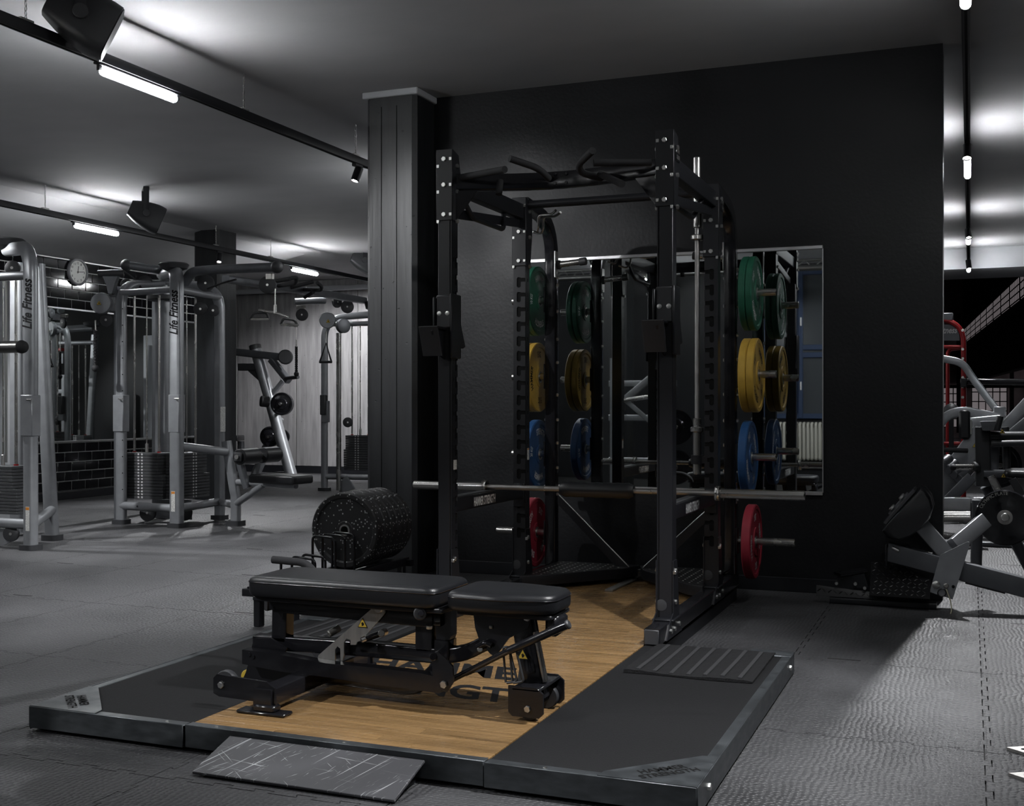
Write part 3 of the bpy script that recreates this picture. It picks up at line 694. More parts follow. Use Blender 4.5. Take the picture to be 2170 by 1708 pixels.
# hole numbers beside the notches
for u, x, y, ax in ((uFL, XL + PS / 2 + 0.0009, YF - 0.012, 'x'), (uRL, XL + PS / 2 + 0.0009, YR + 0.0, 'x')):
    b = MB()
    for k in range(18):
        z = 0.43 + 0.0885 * (17 - k) + 0.012; put_text(b, str(k + 1), (x, y, z), (0, 1, 0), (0, 0, 1), 0.012 if k < 9 else 0.02, 0.02)
    b.build('hole_numbers', DARKP, u, smooth=0)
# base rails, feet and gussets
for x in (XL, XR):
    MB().sweep([(x, 5.17, 0.128), (x, 7.10, 0.128)], rrect(PS, PS, 0.006)).build('base_rail', BLKG, rack)
    MB().box((x, 5.165, 0.128), (PS - 0.006, 0.012, PS - 0.006), bev=0.004).build('end_cap', PLAST, rack)
    o = 1 if x == XR else -1
    for y, wd in ((YF, 0.30), (YR, 0.26)):
        MB().box((x, y - 0.01, 0.171), (PS + 0.03, 0.15, 0.010), bev=0.003).build('foot_plate', BLK, rack)
        MB().lathe((x - 0.018, y - PS / 2 - 0.0005, 0.235), (0, -1, 0), [(0.028, 0), (0.028, 0.0015), (0.025, 0.0022)], 20).build('plug', PLAST, rack)
        for s in (1, -1):
            MB().prism([(x + s * 0.041, y - 0.045, 0.45), (x + s * 0.041, y + 0.028, 0.45), (x + s * 0.041, y + 0.075, 0.17), (x + s * 0.041, y + 0.13, 0.092), (x + s * 0.041, y - 0.17, 0.092), (x + s * 0.041, y - 0.12, 0.16), (x + s * 0.041, y - 0.045, 0.20)], (1, 0, 0), 0.006).build('gusset', BLK, rack, smooth=0)
            bolts(rack, [('h', (x + s * 0.044, y + dy, dz), (s, 0, 0), 0.012, 0.009) for dy, dz in ((-0.01, 0.40), (-0.01, 0.25), (0.06, 0.135), (-0.03, 0.125), (-0.10, 0.125))])
    for y in (YF, YR):
        MB().box((x + 0.048, y - 0.040, 0.395), (0.016, 0.012, 0.018), bev=0.002).build('bolt', STEEL, rack)
# top brackets with bolts
def brack(x, y, z0, z1, inn):
    b = MB()
    b.box((x, y - PS / 2 - 0.004, (z0 + z1) / 2), (PS + 0.014, 0.008, z1 - z0), bev=0.002)
    b.build('front_bracket', BLK, rack)
    for s in (1, -1):
        MB().prism([(x + s * 0.042, y - 0.040, z0), (x + s * 0.042, y + 0.030, z0), (x + s * 0.042, y + 0.060, z0 + 0.20), (x + s * 0.042, y + 0.060, z1 - 0.12), (x + s * 0.042, y + 0.035, z1 - 0.02), (x + s * 0.042, y - 0.040, z1)], (1, 0, 0), 0.008).build('side_bracket', BLK, rack, smooth=0)
    c = []
    for k, z in enumerate((z1 - 0.05, (z0 + z1) / 2, z0 + 0.03)):
        c.append(('h', (x, y - PS / 2 - 0.008, z), (0, -1, 0), 0.013, 0.010))
        c.append(('b', (x + 0.035 * (1 if x < -2 else -1), y - PS / 2 - 0.009, z), (0.014, 0.004, 0.016)))
        c.append(('b', (x - 0.035 * (1 if x < -2 else -1), y - PS / 2 - 0.009, z - 0.035), (0.014, 0.004, 0.016)))
        for s in (1, -1): c.append(('h', (x + s * 0.046, y + 0.005, z - 0.03), (s, 0, 0), 0.012, 0.012))
    bolts(rack, c)
brack(XL, YF, 2.145, 2.51, 1); brack(XR, YF, 2.145, 2.51, -1); brack(XL, YR, 2.03, 2.44, 1); brack(XR, YR, 2.03, 2.44, -1)
# name plates on the outer brackets
for y, z in ((YF + 0.015, 2.40), (YR + 0.03, 2.33)):
    p = MB().box((XR + 0.049, y, z), (0.006, 0.07, 0.075), bev=0.002).build('name_plate', BLKG, rack)
    b = MB(); put_text(b, 'HAMMER', (XR + 0.0527, y, z + 0.016), (0, 1, 0), (0, 0, 1), 0.058, 0.022); b.build('plate_lettering', GREYM, p, smooth=0); b = MB(); put_text(b, 'STRENGTH', (XR + 0.0527, y, z - 0.016), (0, 1, 0), (0, 0, 1), 0.060, 0.020); b.build('plate_lettering', GREYM, p, smooth=0)
# top frame
for x in (XL, XR):
    MB().sweep([(x, YF, 2.355), (x, YR, 2.355)], rrect(0.06, 0.09, 0.006)).build('top_beam', BLK, rack)
    MB().sweep([(x, YF + 0.1, 2.20), (x, YR, 2.29)], rrect(0.012, 0.05, 0.002)).build('beam_gusset', BLK, rack)
MB().sweep(fillet([(XL, YF + 0.02, 2.35), (XL + 0.42, YF + 0.14, 2.345), (XR - 0.42, YF + 0.14, 2.345), (XR, YF + 0.02, 2.35)], 0.2), rrect(0.05, 0.085, 0.008)).build('pull_up_beam', BLKG, rack)
MB().tube([(XL, YR, 2.40), (XR, YR, 2.40)], 0.024, 14).build('rear_cross_bar', BLK, rack)
for s, x in ((1, XL + 0.042), (-1, XR - 0.042)):
    MB().prism([(x, YF, 2.30), (x + s * 0.12, YF + 0.02, 2.30), (x, YF, 2.14)], (0, 1, 0), 0.008).build('pull_up_gusset', BLKG, rack, smooth=0)
def grip(pts, r=0.0175):
    MB().tube(fillet([V(p) for p in pts], 0.05), r, 14).build('pull_up_grip', FOAM, rack)
grip([at(978, 376, 5.46), at(1070, 359, 5.25)])
grip([at(1163, 378, 5.55), at(1140, 356, 5.42), at(1080, 336, 5.30)])
grip([at(1275, 378, 5.55), at(1230, 366, 5.45), at(1226, 348, 5.36), at(1256, 319, 5.20)])
grip([at(1380, 345, 5.42), at(1258, 345, 5.30)])
grip([at(1272, 368, 5.50), at(1318, 390, 5.30)])
grip([at(1060, 382, 5.52), at(1057, 412, 5.50)])
for dx in (0.55, 0.61):
    for dz in (-0.02, 0.025): MB().hexb((XL + dx, YF + 0.115, 2.345 + dz), (0, -1, 0), 0.009, 0.008).build('beam_bolt', BLKG, rack)
# D handle under the left top beam
MB().tube(fillet([(XL + 0.0, 5.62, 2.31), (XL + 0.03, 5.70, 2.20), (XL + 0.03, 6.15, 2.20), (XL, 6.22, 2.31)], 0.05), 0.014, 12).build('side_handle', BLK, rack)
MB().tube(fillet([(XR + 0.0, 5.62, 2.31), (XR - 0.03, 5.70, 2.20), (XR - 0.03, 6.15, 2.20), (XR, 6.22, 2.31)], 0.05), 0.014, 12).build('side_handle', BLK, rack)
# storage posts curving over to the rear uprights
for x in (XL, XR):
    MB().sweep(fillet([(x, YS, 0.168), (x, YS, 2.37), (x, YR + 0.03, 2.42)], 0.34, 10), rrect(0.07, 0.072, 0.008), up=(1, 0, 0)).build('storage_post', BLKG, rack)
    bolts(rack, [('h', (x + s * 0.035, YS, z), (s, 0, 0), 0.011, 0.012) for s in (1, -1) for z in (0.62, 0.79, 0.95, 1.10, 1.26, 1.47, 1.62, 1.80, 1.97, 2.02)])
    o = 1 if x == XR else -1
    for z in (0.37, 0.88, 1.38, 1.875):
        p = MB().cyl((x + o * 0.03, YS + 0.005, z), (x + o * (0.385 if z < 0.5 else 0.275), YS + 0.005, z), 0.0235, 22, 0.003).build('plate_peg', CHROME, rack)
        MB().box((x + o * 0.040, YS, z), (0.008, 0.07, 0.16), bev=0.002).build('peg_flange', BLK, p)
    # inner rubber band pegs
    p = MB().cyl((x - o * 0.035, YS, 2.10), (x - o * 0.22, YS, 2.115), 0.020, 18).build('band_peg', CHROME, rack)
    MB().cyl((x - o * 0.19, YS, 2.112), (x - o * 0.235, YS, 2.117), 0.025, 18, 0.003).build('peg_end', PLAST, p)
    MB().cyl((x - o * 0.04, YS, 2.10), (x - o * 0.06, YS, 2.10), 0.03, 18, 0.003).build('peg_collar', PLAST, p)
    MB().box((x - o * 0.038, YS - 0.02, 2.10), (0.008, 0.06, 0.17), bev=0.002).build('peg_flange', STEEL, p)
# chrome double hook on the left
MB().tube(fillet([at(1123, 489, 6.72), at(1137, 494, 6.70), at(1141, 482, 6.68), at(1141, 456, 6.66), at(1168, 455, 6.60), at(1178, 446, 6.55)], 0.03), 0.008, 10).build('accessory_hook', CHROME, rack)
MB().tube(fillet([at(1131, 491, 6.62), at(1146, 496, 6.60), at(1152, 484, 6.58), at(1151, 459, 6.56), at(1176, 459, 6.50), at(1188, 450, 6.45)], 0.03), 0.008, 10).build('accessory_hook', CHROME, rack)
# perforated step plates in the rear corners
DIMP = mat('dimpled black steel', (0.012, 0.012, 0.013), 0.35, 0.3, bump=('voronoi', 90, 0.6, 0.003))
for s, x in ((1, XL), (-1, XR)):
    x0 = x + s * 0.03
    MB().prism([(x0, 6.40, 0.178), (x0 + s * 0.10, 6.46, 0.178), (x0 + s * 0.48, 6.92, 0.178), (x0 + s * 0.55, 7.10, 0.178), (x0, 7.10, 0.178)], (0, 0, 1), 0.008).build('step_plate', DIMP, rack, smooth=0)
    MB().sweep([(x0, 6.40, 0.150), (x0 + s * 0.10, 6.46, 0.150), (x0 + s * 0.48, 6.92, 0.150), (x0 + s * 0.55, 7.10, 0.150)], rrect(0.012, 0.06, 0.002)).build('step_skirt', BLK, rack)
    b = MB()
    for i in range(9):
        for j in range(11):
            px, py = 0.05 + i * 0.05, 6.50 + j * 0.055
            if px < 0.10 + (py - 6.46) * 0.78 and py < 7.08: b.lathe((x0 + s * px, py, 0.182), (0, 0, 1), [(0.008, 0), (0.004, 0.003)], 6)
    b.build('tread_stud', STEEL, rack, kind='stuff')
    MB().prism([(x0 + s * 0.50, 6.99, 0.182), (x0 + s * 0.03, 7.0, 0.62), (x0 + s * 0.03, 7.0, 0.56), (x0 + s * 0.42, 6.99, 0.182)], (0, 1, 0), 0.006).build('step_brace', BLK, rack, smooth=0)
    MB().tube([(x0 + s * 0.505, 6.988, 0.184), (x0 + s * 0.035, 6.998, 0.622)], 0.0035, 6).build('brace_edge_highlight', STEEL, rack)  # thin bright rod imitating a highlight along the brace edge
MB().sweep([(XL, 7.09, 0.13), (XR, 7.09, 0.13)], rrect(0.06, 0.07, 0.006)).build('rear_base_beam', BLKG, rack)
# floor anchor bracket on the deck
anc = thing('anchor_bracket', 'grey steel T shaped anchor bracket lying on the maple deck', 'bracket', tuple(atz(1340, 1224, ZP)))
a0, a1 = atz(1345, 1226, ZP + 0.006), atz(1290, 1251, ZP + 0.006)
MB().bar(a0, a1, 0.05, 0.010, 0.002).build('bracket_bar', GREYM, anc)
MB().bar(atz(1322, 1221, ZP + 0.005), atz(1384, 1224, ZP + 0.005), 0.045, 0.008, 0.003).build('bracket_flange', GREYM, anc)
for x, y in ((1331, 1222.5), (1376, 1225)): MB().lathe(atz(x, y, ZP + 0.0095), (0, 0, 1), [(0.010, 0), (0.010, 0.0008)], 14).build('bracket_hole', SLOT, anc)
# J cups on the front uprights
def jcup(x, label):
    t = thing('bar_cup', label, 'bar cup', (x, YF, 1.45), 'bar cups on the front uprights')
    f = YF - PS / 2
    MB().box((x, f - 0.010, 1.675), (0.085, 0.014, 0.17), bev=0.006).build('cup_plate', PLAST, t)
    MB().box((x + 0.048, YF - 0.01, 1.60), (0.012, 0.12, 0.33), bev=0.004).build('cup_side', BLK, t)
    MB().box((x - 0.048, YF - 0.01, 1.66), (0.012, 0.12, 0.18), bev=0.004).build('cup_side', BLK, t)
    for s in (-1, 1): MB().lathe((x + s * 0.023, f - 0.017, 1.665), (0, -1, 0), [(0.012, 0), (0.012, 0.003), (0.006, 0.004)], 14).build('cup_bolt', STEEL, t)
    MB().prism([(x, f - 0.002, 1.585), (x, f - 0.135, 1.585), (x, f - 0.155, 1.575), (x, f - 0.155, 1.565), (x, f - 0.095, 1.455), (x, f - 0.002, 1.43)], (1, 0, 0), 0.010).build('cup_web', BLK, t, smooth=0)
    MB().sweep([(x - 0.02, f - 0.02, 1.585), (x - 0.02, f - 0.135, 1.588)], rrect(0.085, 0.012, 0.003)).build('cup_shelf', BLK, t)
    MB().sweep([(x - 0.02, f - 0.155, 1.59), (x - 0.02, f - 0.10, 1.445)], rrect(0.105, 0.012, 0.003), up=(0, -1, 0)).build('cup_lip', PLAST, t)
    MB().prism([(x + 0.046, YF + 0.05, 1.62), (x + 0.046, YF + 0.11, 1.50), (x + 0.046, YF + 0.08, 1.49), (x + 0.046, YF + 0.03, 1.50)], (1, 0, 0), 0.010).build('cup_keeper', BLK, t, smooth=0)
jcup(XL, 'black bar cup clamped on the left front upright'); jcup(XR, 'black bar cup clamped on the right front upright')
# safety arms with lettering
def safety(x, label):
    t = thing('safety_arm', label, 'safety arm', (x, YF, 0.60), 'safety arms between the uprights')
    MB().sweep([(x, YF + 0.04, 0.675), (x, YR - 0.04, 0.675)], rrect(0.06, 0.075, 0.005)).build('arm_beam', BLK, t)
    MB().box((x, (YF + YR) / 2, 0.714), (0.05, YR - YF - 0.10, 0.010), bev=0.003).build('arm_cushion', PLAST, t)
    b = MB(); put_text(b, 'HAMMER STRENGTH', (x + 0.0312, 5.87, 0.672), (0, 1, 0), (0, 0, 1), 0.30, 0.050); b.build('arm_lettering', WHITE, t, smooth=0)
    for y in (YF + 0.045, YR - 0.045): MB().box((x, y, 0.655), (0.068, 0.012, 0.14), bev=0.003).build('arm_hook', BLK, t)
safety(XL, 'safety arm with white lettering on the left side of the rack'); safety(XR, 'safety arm with white lettering on the right side of the rack')
# stickers
def sticker(p, size, u, v, parent, bar=True):
    p, u, v = V(p), V(u), V(v); n = u.cross(v).normalized(); w2, h2 = size[0] / 2, size[1] / 2
    q = lambda a, b, o: p + u * a + v * b + n * o
    s = MB().prism([q(-w2, -h2, .0006), q(w2, -h2, .0006), q(w2, h2, .0006), q(-w2, h2, .0006)], n, 0.0008).build('sticker', STICK, parent, smooth=0)
    if bar: MB().prism([q(-w2 * .9, h2 * .72, .0013), q(w2 * .9, h2 * .72, .0013), q(w2 * .9, h2 * .95, .0013), q(-w2 * .9, h2 * .95, .0013)], n, 0.0006).build('sticker_band', ORAN, s, smooth=0)
sticker((XL + PS / 2 + 0.0006, YF + 0.005, 0.885), (0.04, 0.05), (0, 1, 0), (0, 0, 1), rack, False)
sticker((XL + PS / 2 + 0.0006, YR + 0.01, 0.90), (0.035, 0.07), (0, 1, 0), (0, 0, 1), rack)
sticker((XR + 0.0356, YS - 0.005, 1.39), (0.04, 0.09), (0, 1, 0), (0, 0, 1), rack)
sticker((XR + 0.0356, YS - 0.005, 0.66), (0.04, 0.13), (0, 1, 0), (0, 0, 1), rack)

# ================================================================ BARBELL, UPRIGHT BAR, PLATES
ZB, YB2 = 0.735, 5.98
bx = -1.876
bar = thing('barbell', 'steel barbell with a black foam pad lying across the safety arms', 'barbell', (bx, YB2, ZB))
MB().cyl((bx - 0.66, YB2, ZB), (bx + 0.66, YB2, ZB), 0.0145, 20).build('shaft', KNURL, bar)
for s in (-1, 1):
    sl = MB().cyl((bx + s * 0.66, YB2, ZB), (bx + s * 1.10, YB2, ZB), 0.025, 24, 0.004).build('sleeve', CHROME, bar)
    MB().lathe((bx + s * 0.640, YB2, ZB), (s, 0, 0), [(0.022, 0), (0.039, 0.004), (0.039, 0.012), (0.036, 0.016), (0.039, 0.020), (0.039, 0.028), (0.03, 0.032)], 28).build('sleeve_collar', CHROME, sl)
    MB().lathe((bx + s * 0.30, YB2, ZB), (1, 0, 0), [(0.0149, 0), (0.0149, 0.006)], 20).build('knurl_ring', CHROME, bar)
b = MB(); prof = []
for i in range(15):
    r = 0.041 + (0.0025 if i % 2 else 0) ; r = 0.030 if i in (0, 14) else r; prof.append((r, 0.415 * i / 14))
b.lathe((bx - 0.208, YB2, ZB), (1, 0, 0), prof, 22); b.build('bar_pad', VINYL, bar, smooth=60)
vb = thing('upright_barbell', 'knurled steel bar standing upright against the rear right upright', 'barbell', (XR - 0.075, YR - 0.02, 0.80))
vx, vy = XR - 0.083, YR - 0.02
MB().cyl((vx, vy, 1.12), (vx, vy, 2.20), 0.0145, 16).build('shaft', KNURL, vb)
MB().cyl((vx, vy, 0.80), (vx, vy, 1.12), 0.024, 20, 0.004).build('sleeve', CHROME, vb)
MB().cyl((vx, vy, 2.20), (vx, vy, 2.60), 0.024, 20, 0.004).build('sleeve', CHROME, vb)
for z in (1.04, 2.13): MB().cyl((vx, vy, z), (vx, vy, z + 0.03), 0.038, 22, 0.005).build('sleeve_collar', CHROME, vb)
for z in (0.86, 2.40): MB().lathe((vx, vy, z), (0, 0, 1), [(0.026, 0), (0.034, 0), (0.034, 0.05), (0.026, 0.05)], 20, cap=False).build('holder_ring', BLK, rack); MB().box((vx + 0.04, vy, z + 0.025), (0.04, 0.03, 0.04)).build('holder_arm', BLK, rack)

def bumper(x, o, z, colr, thick, label, txt='HAMMER', kg='10', letter=WHITE, D=0.45):
    """plate whose inner face is at x and which extends outwards (o = +1 or -1) along X"""
    t = thing('bumper_plate', label, 'weight plate', (x, YS + 0.005, z - D / 2), 'coloured bumper plates on the rack')
    R = D / 2; T = thick
    prof = [(0.027, 0.002), (0.060, 0.002), (0.062, 0.006), (R - 0.035, 0.006), (R - 0.028, 0.0), (R - 0.006, 0.0), (R, 0.006), (R, T - 0.006), (R - 0.006, T), (R - 0.028, T), (R - 0.035, T - 0.006), (0.088, T - 0.006), (0.084, T + 0.0), (0.055, T), (0.052, T - 0.004), (0.027, T - 0.004), (0.027, 0.002)]
    MB().lathe((x, YS + 0.005, z), (o, 0, 0), prof, 48, cap=False).build('plate_body', PLCOL[colr], t, smooth=25)
    MB().lathe((x, YS + 0.005, z), (o, 0, 0), [(0.0255, -0.001), (0.036, -0.001), (0.036, 0.003), (0.036, T - 0.003), (0.036, T + 0.001), (0.0255, T + 0.001), (0.0255, -0.001)], 28, cap=False).build('steel_insert', STEEL, t)
    for side in (0, 1):
        n = o if side else -o; xx = x + o * (T - 0.0052 if side else 0.0052); ax = V((n, 0, 0)); a = V((0, 0, 1)) ; rad = 0.150; ht = 0.042
        rot = random.uniform(0, 6.28)
        for k, s in enumerate((txt, kg + ' KG', 'STRENGTH' if txt == 'HAMMER' else 'HAMMER', kg + ' KG')):
            b = MB(); arc_text(b, s, (xx, YS + 0.005, z), ax, a, rad, rot + k * pi / 2, 1.05 if 'KG' not in s else 0.42, ht); b.build('plate_lettering', letter, t, smooth=0)
for o, x0, sd in ((1, XR + 0.080, 'right'), (-1, XL - 0.080, 'left')):
    x = x0 + o * 0.02
    bumper(x, o, 0.37 - 0.002, 'red', 0.055, 'red bumper plate alone on the lowest peg at the %s of the rack' % sd, kg='25', D=0.45)
    bumper(x0, o, 0.875, 'blue', 0.050, 'blue bumper plate on the second peg at the %s of the rack' % sd, kg='20')
    bumper(x0, o, 1.375, 'yellow', 0.045, 'inner yellow bumper plate on the %s of the rack' % sd, kg='15', letter=DARKP)
    bumper(x0 + o * 0.047, o, 1.375, 'yellow', 0.045, 'outer yellow bumper plate on the %s of the rack' % sd, kg='15', letter=DARKP)
    bumper(x0, o, 1.87, 'green', 0.040, 'inner green bumper plate on the top %s peg' % sd, kg='10')
    bumper(x0 + o * 0.042, o, 1.87, 'green', 0.040, 'outer green bumper plate on the top %s peg' % sd, kg='10')

# ================================================================ ADJUSTABLE BENCH
def cushion(name, poly, z0, z1, parent, m=VINYL, r=0.022, seam=True):
    """upholstered pad: rounded outline, rounded top and bottom edges"""
    pts = [V((p[0], p[1], 0)) for p in poly]; n = len(pts); out = []
    for i in range(n):
        a, b, c = pts[i - 1], pts[i], pts[(i + 1) % n]; d1, d2 = (a - b), (c - b); q = min(0.045, d1.length * 0.4, d2.length * 0.4)
        p1, p2 = b + d1.normalized() * q, b + d2.normalized() * q
        for k in range(7): t = k / 6; out.append(p1 * (1 - t) ** 2 + b * 2 * t * (1 - t) + p2 * t * t)
    cen = sum(out, V((0, 0, 0))) / len(out); rings = []
    def ring(ins, z): 
        L = []
        for p in out:
            d = (p - cen); k = max(0.0, 1 - ins / max(0.05, d.length)); L.append(cen + d * k + V((0, 0, z)))
        return L
    H_ = z1 - z0; r = min(r, H_ * 0.45)
    for k in range(5): a = pi / 2 * k / 4; rings.append(ring(r - r * sin(a), z0 + r - r * cos(a)))
    for k in range(5): a = pi / 2 * k / 4; rings.append(ring(r - r * cos(a), z1 - r + r * sin(a)))
    rings.append(ring(0.07, z1 + 0.004)); N = len(out); vs = [p for R_ in rings for p in R_]; fs = []
    for i in range(len(rings) - 1):
        for j in range(N): j2 = (j + 1) % N; fs.append([i * N + j, i * N + j2, (i + 1) * N + j2, (i + 1) * N + j])
    fs.append(list(range(N))[::-1]); fs.append([(len(rings) - 1) * N + j for j in range(N)])
    o = MB().add(vs, fs).build(name, m, parent, smooth=50)
    if seam:
        s = ring(-0.0008, z1 - r * 0.9); s = s + [s[0]]
        MB().sweep(s, circ(0.0022, 6), cap=False).build('seam', BLKG, o)
    return o
Yn, Ym, Yw = 3.735, 3.875, 4.02
bench = thing('adjustable_bench', 'black padded adjustable weight bench standing flat on the maple deck', 'bench', (-1.95, Ym, ZP))
B = lambda x, y, Y=Ym: at(x, y, Y)
cushion('back_pad', [(-2.565, 3.715), (-1.765, 3.715), (-1.765, 4.03), (-2.565, 4.03)], 0.465, 0.540, bench)
cushion('seat_pad', [(-1.735, 3.725), (-1.53, 3.715), (-1.335, 3.765), (-1.335, 3.975), (-1.53, 4.03), (-1.735, 4.02)], 0.462, 0.532, bench)
MB().box((-2.15, Ym, 0.455), (0.80, 0.27, 0.018), bev=0.004).build('pad_board', BLK, bench)
MB().box((-1.53, Ym, 0.452), (0.36, 0.20, 0.018), bev=0.004).build('pad_board', BLK, bench)
MB().sweep([(-2.54, Ym, 0.425), (-1.80, Ym, 0.410)], rrect(0.09, 0.055, 0.006)).build('back_frame', BLKG, bench)
MB().sweep([(-2.50, Ym - 0.046, 0.425), (-1.83, Ym - 0.046, 0.412)], rrect(0.010, 0.070, 0.003)).build('frame_rail', BLKG, bench)
MB().box((-2.545, Ym, 0.425), (0.02, 0.10, 0.065), bev=0.004).build('end_cap', PLAST, bench)
# rear handle beyond the head of the pad
MB().tube(fillet([(-2.50, 4.05, 0.46), (-2.50, 4.12, 0.50), (-2.56, 4.14, 0.54), (-2.72, 4.14, 0.545)], 0.05), 0.016, 14).build('carry_handle', FOAM, bench)
# rear post, middle rail, hinge post
MB().sweep([B(600, 1284), B(599, 1356)], rrect(0.065, 0.06, 0.005), up=(0, 1, 0)).build('rear_post', BLKG, bench)
MB().sweep(fillet([B(545, 1358), B(760, 1372), B(930, 1388), B(985, 1385), B(1050, 1352)], 0.07), rrect(0.06, 0.055, 0.006)).build('middle_rail', BLKG, bench)
for Y in (Ym - 0.055, Ym + 0.055):
    MB().prism([B(540, 1352, Y), B(575, 1352, Y), B(610, 1372, Y), B(600, 1392, Y), B(530, 1385, Y)], (0, 1, 0), 0.008).build('hinge_plate', BLKG, bench, smooth=0)
MB().sweep([B(905, 1312), B(905, 1376)], rrect(0.07, 0.06, 0.005), up=(0, 1, 0)).build('front_post', BLKG, bench)
MB().prism([B(930, 1295), B(962, 1293), B(962, 1345), B(955, 1364), B(930, 1368)], (0, 1, 0), 0.05).build('front_post_web', BLKG, bench, smooth=0)
MB().cyl(B(890, 1300, Yn - 0.01), B(890, 1300, Yn + 0.10), 0.024, 24, 0.004).build('pivot_knob', PLAST, bench)
MB().cyl(B(892, 1300, Yn - 0.022), B(892, 1300, Yn), 0.011, 16, 0.002).build('pivot_cap', BLKG, bench)
MB().hexb(B(910, 1326, Yn + 0.06), (0, 0, -1), 0.012, 0.012).build('bolt', STEEL, bench)
# slotted incline plate in bare steel, a pair joined by a round bar
pl = [(796, 1283), (806, 1279), (816, 1286), (817, 1297), (812, 1305), (768, 1355), (758, 1360), (755, 1366), (744, 1366), (744, 1356), (735, 1353), (730, 1360), (730, 1386), (727, 1400), (723, 1400), (722, 1374), (716, 1369), (711, 1376), (711, 1400), (672, 1400), (676, 1388)]
for Y, nm in ((Ym - 0.062, 'incline_plate'), (Ym + 0.062, 'incline_plate')):
    p = MB().prism([B(x, y, Y) for x, y in pl], (0, 1, 0), 0.008).build(nm, GREYM, bench, smooth=0)
    MB().lathe(B(804, 1290, Y) - V((0, 0.004, 0)), (0, -1, 0), [(0.017, 0), (0.017, 0.004), (0.013, 0.009)], 18).build('pivot_bolt', STEEL, p)
    if Y < Ym: warn(p, B(770, 1320, Y) - V((0, 0.0045, 0)), (1, 0, 0), (0, 0, 1), 0.042)
MB().cyl(B(696, 1344, Ym - 0.02), B(720, 1330, Ym + 0.02), 0.014, 16, 0.003).build('adjust_handle', GREYM, bench)
MB().tube([B(766, 1357, Ym - 0.09), B(815, 1340, Ym - 0.02)], 0.011, 14).build('locking_bar', BLKG, bench)
for a, c in (((766, 1357), (776, 1353)), ((808, 1342), (816, 1339))):
    MB().cyl(B(*a, Ym - 0.09), B(*c, Ym - 0.08 if a[0] < 800 else Ym - 0.02), 0.0135, 16, 0.002).build('bar_sleeve', CHROME, bench)
# lower link
lk = MB().prism([B(x, y, Ym - 0.095) for x, y in ((521, 1374), (575, 1380), (700, 1403), (800, 1412), (900, 1424), (935, 1432), (950, 1448), (948, 1462), (935, 1466), (860, 1455), (800, 1448), (700, 1432), (600, 1420), (521, 1404))], (0, 1, 0), 0.05).build('lower_link', BLKG, bench, smooth=0)
MB().hexb(B(941, 1450, Ym - 0.132), (0, -1, 0), 0.014, 0.010).build('link_bolt', STEEL, lk)
for x, y in ((529, 1387), (537, 1392)): MB().lathe(B(x, y, Ym - 0.120), (0, -1, 0), [(0.009, 0), (0.007, 0.004)], 12).build('link_pin', BLKG, lk)
MB().prism([B(x, y, Ym - 0.126) for x, y in ((915, 1386), (928, 1380), (945, 1395), (960, 1412), (962, 1445), (948, 1466), (930, 1462), (918, 1430))], (0, 1, 0), 0.010).build('link_plate', BLKG, bench, smooth=0)
MB().cyl(B(918, 1392, Ym - 0.140), B(918, 1392, Ym + 0.05), 0.015, 16, 0.003).build('link_pivot', BLKG, bench)
# rear triangle of plates, yellow rimmed pad, base tube and cross foot
for Y in (Ym - 0.05, Ym + 0.05):
    MB().prism([V((q.x, q.y, max(0.1, q.z))) for q in (B(x, y, Y) for x, y in ((528, 1405), (600, 1405), (650, 1425), (600, 1448), (545, 1455), (515, 1460), (513, 1445), (522, 1425)))], (0, 1, 0), 0.010).build('base_web', BLKG, bench, smooth=0)
MB().lathe(B(527, 1440, Ym - 0.02) + V((0, 0, 0.012)), (0, -1, 0), [(0.027, 0), (0.029, 0.004), (0.029, 0.010), (0.026, 0.014)], 24).build('bumper_disc', YEL, bench)
MB().hexb(B(519, 1449, Ym - 0.056), (0, -1, 0), 0.013, 0.010).build('bolt', STEEL, bench)
MB().sweep(fillet([(-2.36, Ym, 0.165), (-2.05, Ym, 0.150), (-1.90, Ym, 0.145), (-1.80, Ym, 0.24), (-1.80, Ym, 0.33)], 0.14, 8), rrect(0.06, 0.075, 0.006), up=(0, 1, 0)).build('base_spine', BLKG, bench)
MB().sweep([(-2.345, 3.50, 0.150), (-2.345, 4.25, 0.150)], rrect(0.075, 0.060, 0.005)).build('cross_foot', BLKG, bench)
for s, Y in ((-1, 3.515), (1, 4.235)):
    MB().prism([(-2.345 + a, Y, z) for a, z in ((0.05, 0.125), (0.045, 0.185), (0.01, 0.205), (-0.20, 0.215), (-0.215, 0.20), (-0.215, 0.145), (-0.19, 0.135), (0.0, 0.130))], (0, 1, 0), 0.010).build('wheel_bracket', BLKG, bench, smooth=0)
    MB().lathe((-2.345 - 0.18, Y - s * 0.03, 0.178), (0, s, 0), [(0.010, -0.016), (0.044, -0.014), (0.047, -0.008), (0.047, 0.008), (0.044, 0.014), (0.010, 0.016)], 24).build('transport_wheel', PLAST, bench)
    MB().hexb((-2.345 - 0.18, Y + s * 0.005, 0.178), (0, s, 0), 0.013, 0.009).build('axle_bolt', STEEL, bench)
    MB().box((-2.345, Y, 0.0965), (0.20, 0.062, 0.012), bev=0.004).build('foot_pad', BLKG, bench)
    MB().box((-2.335, Y, 0.113), (0.09, 0.05, 0.025), bev=0.006).build('foot_block', BLKG, bench)
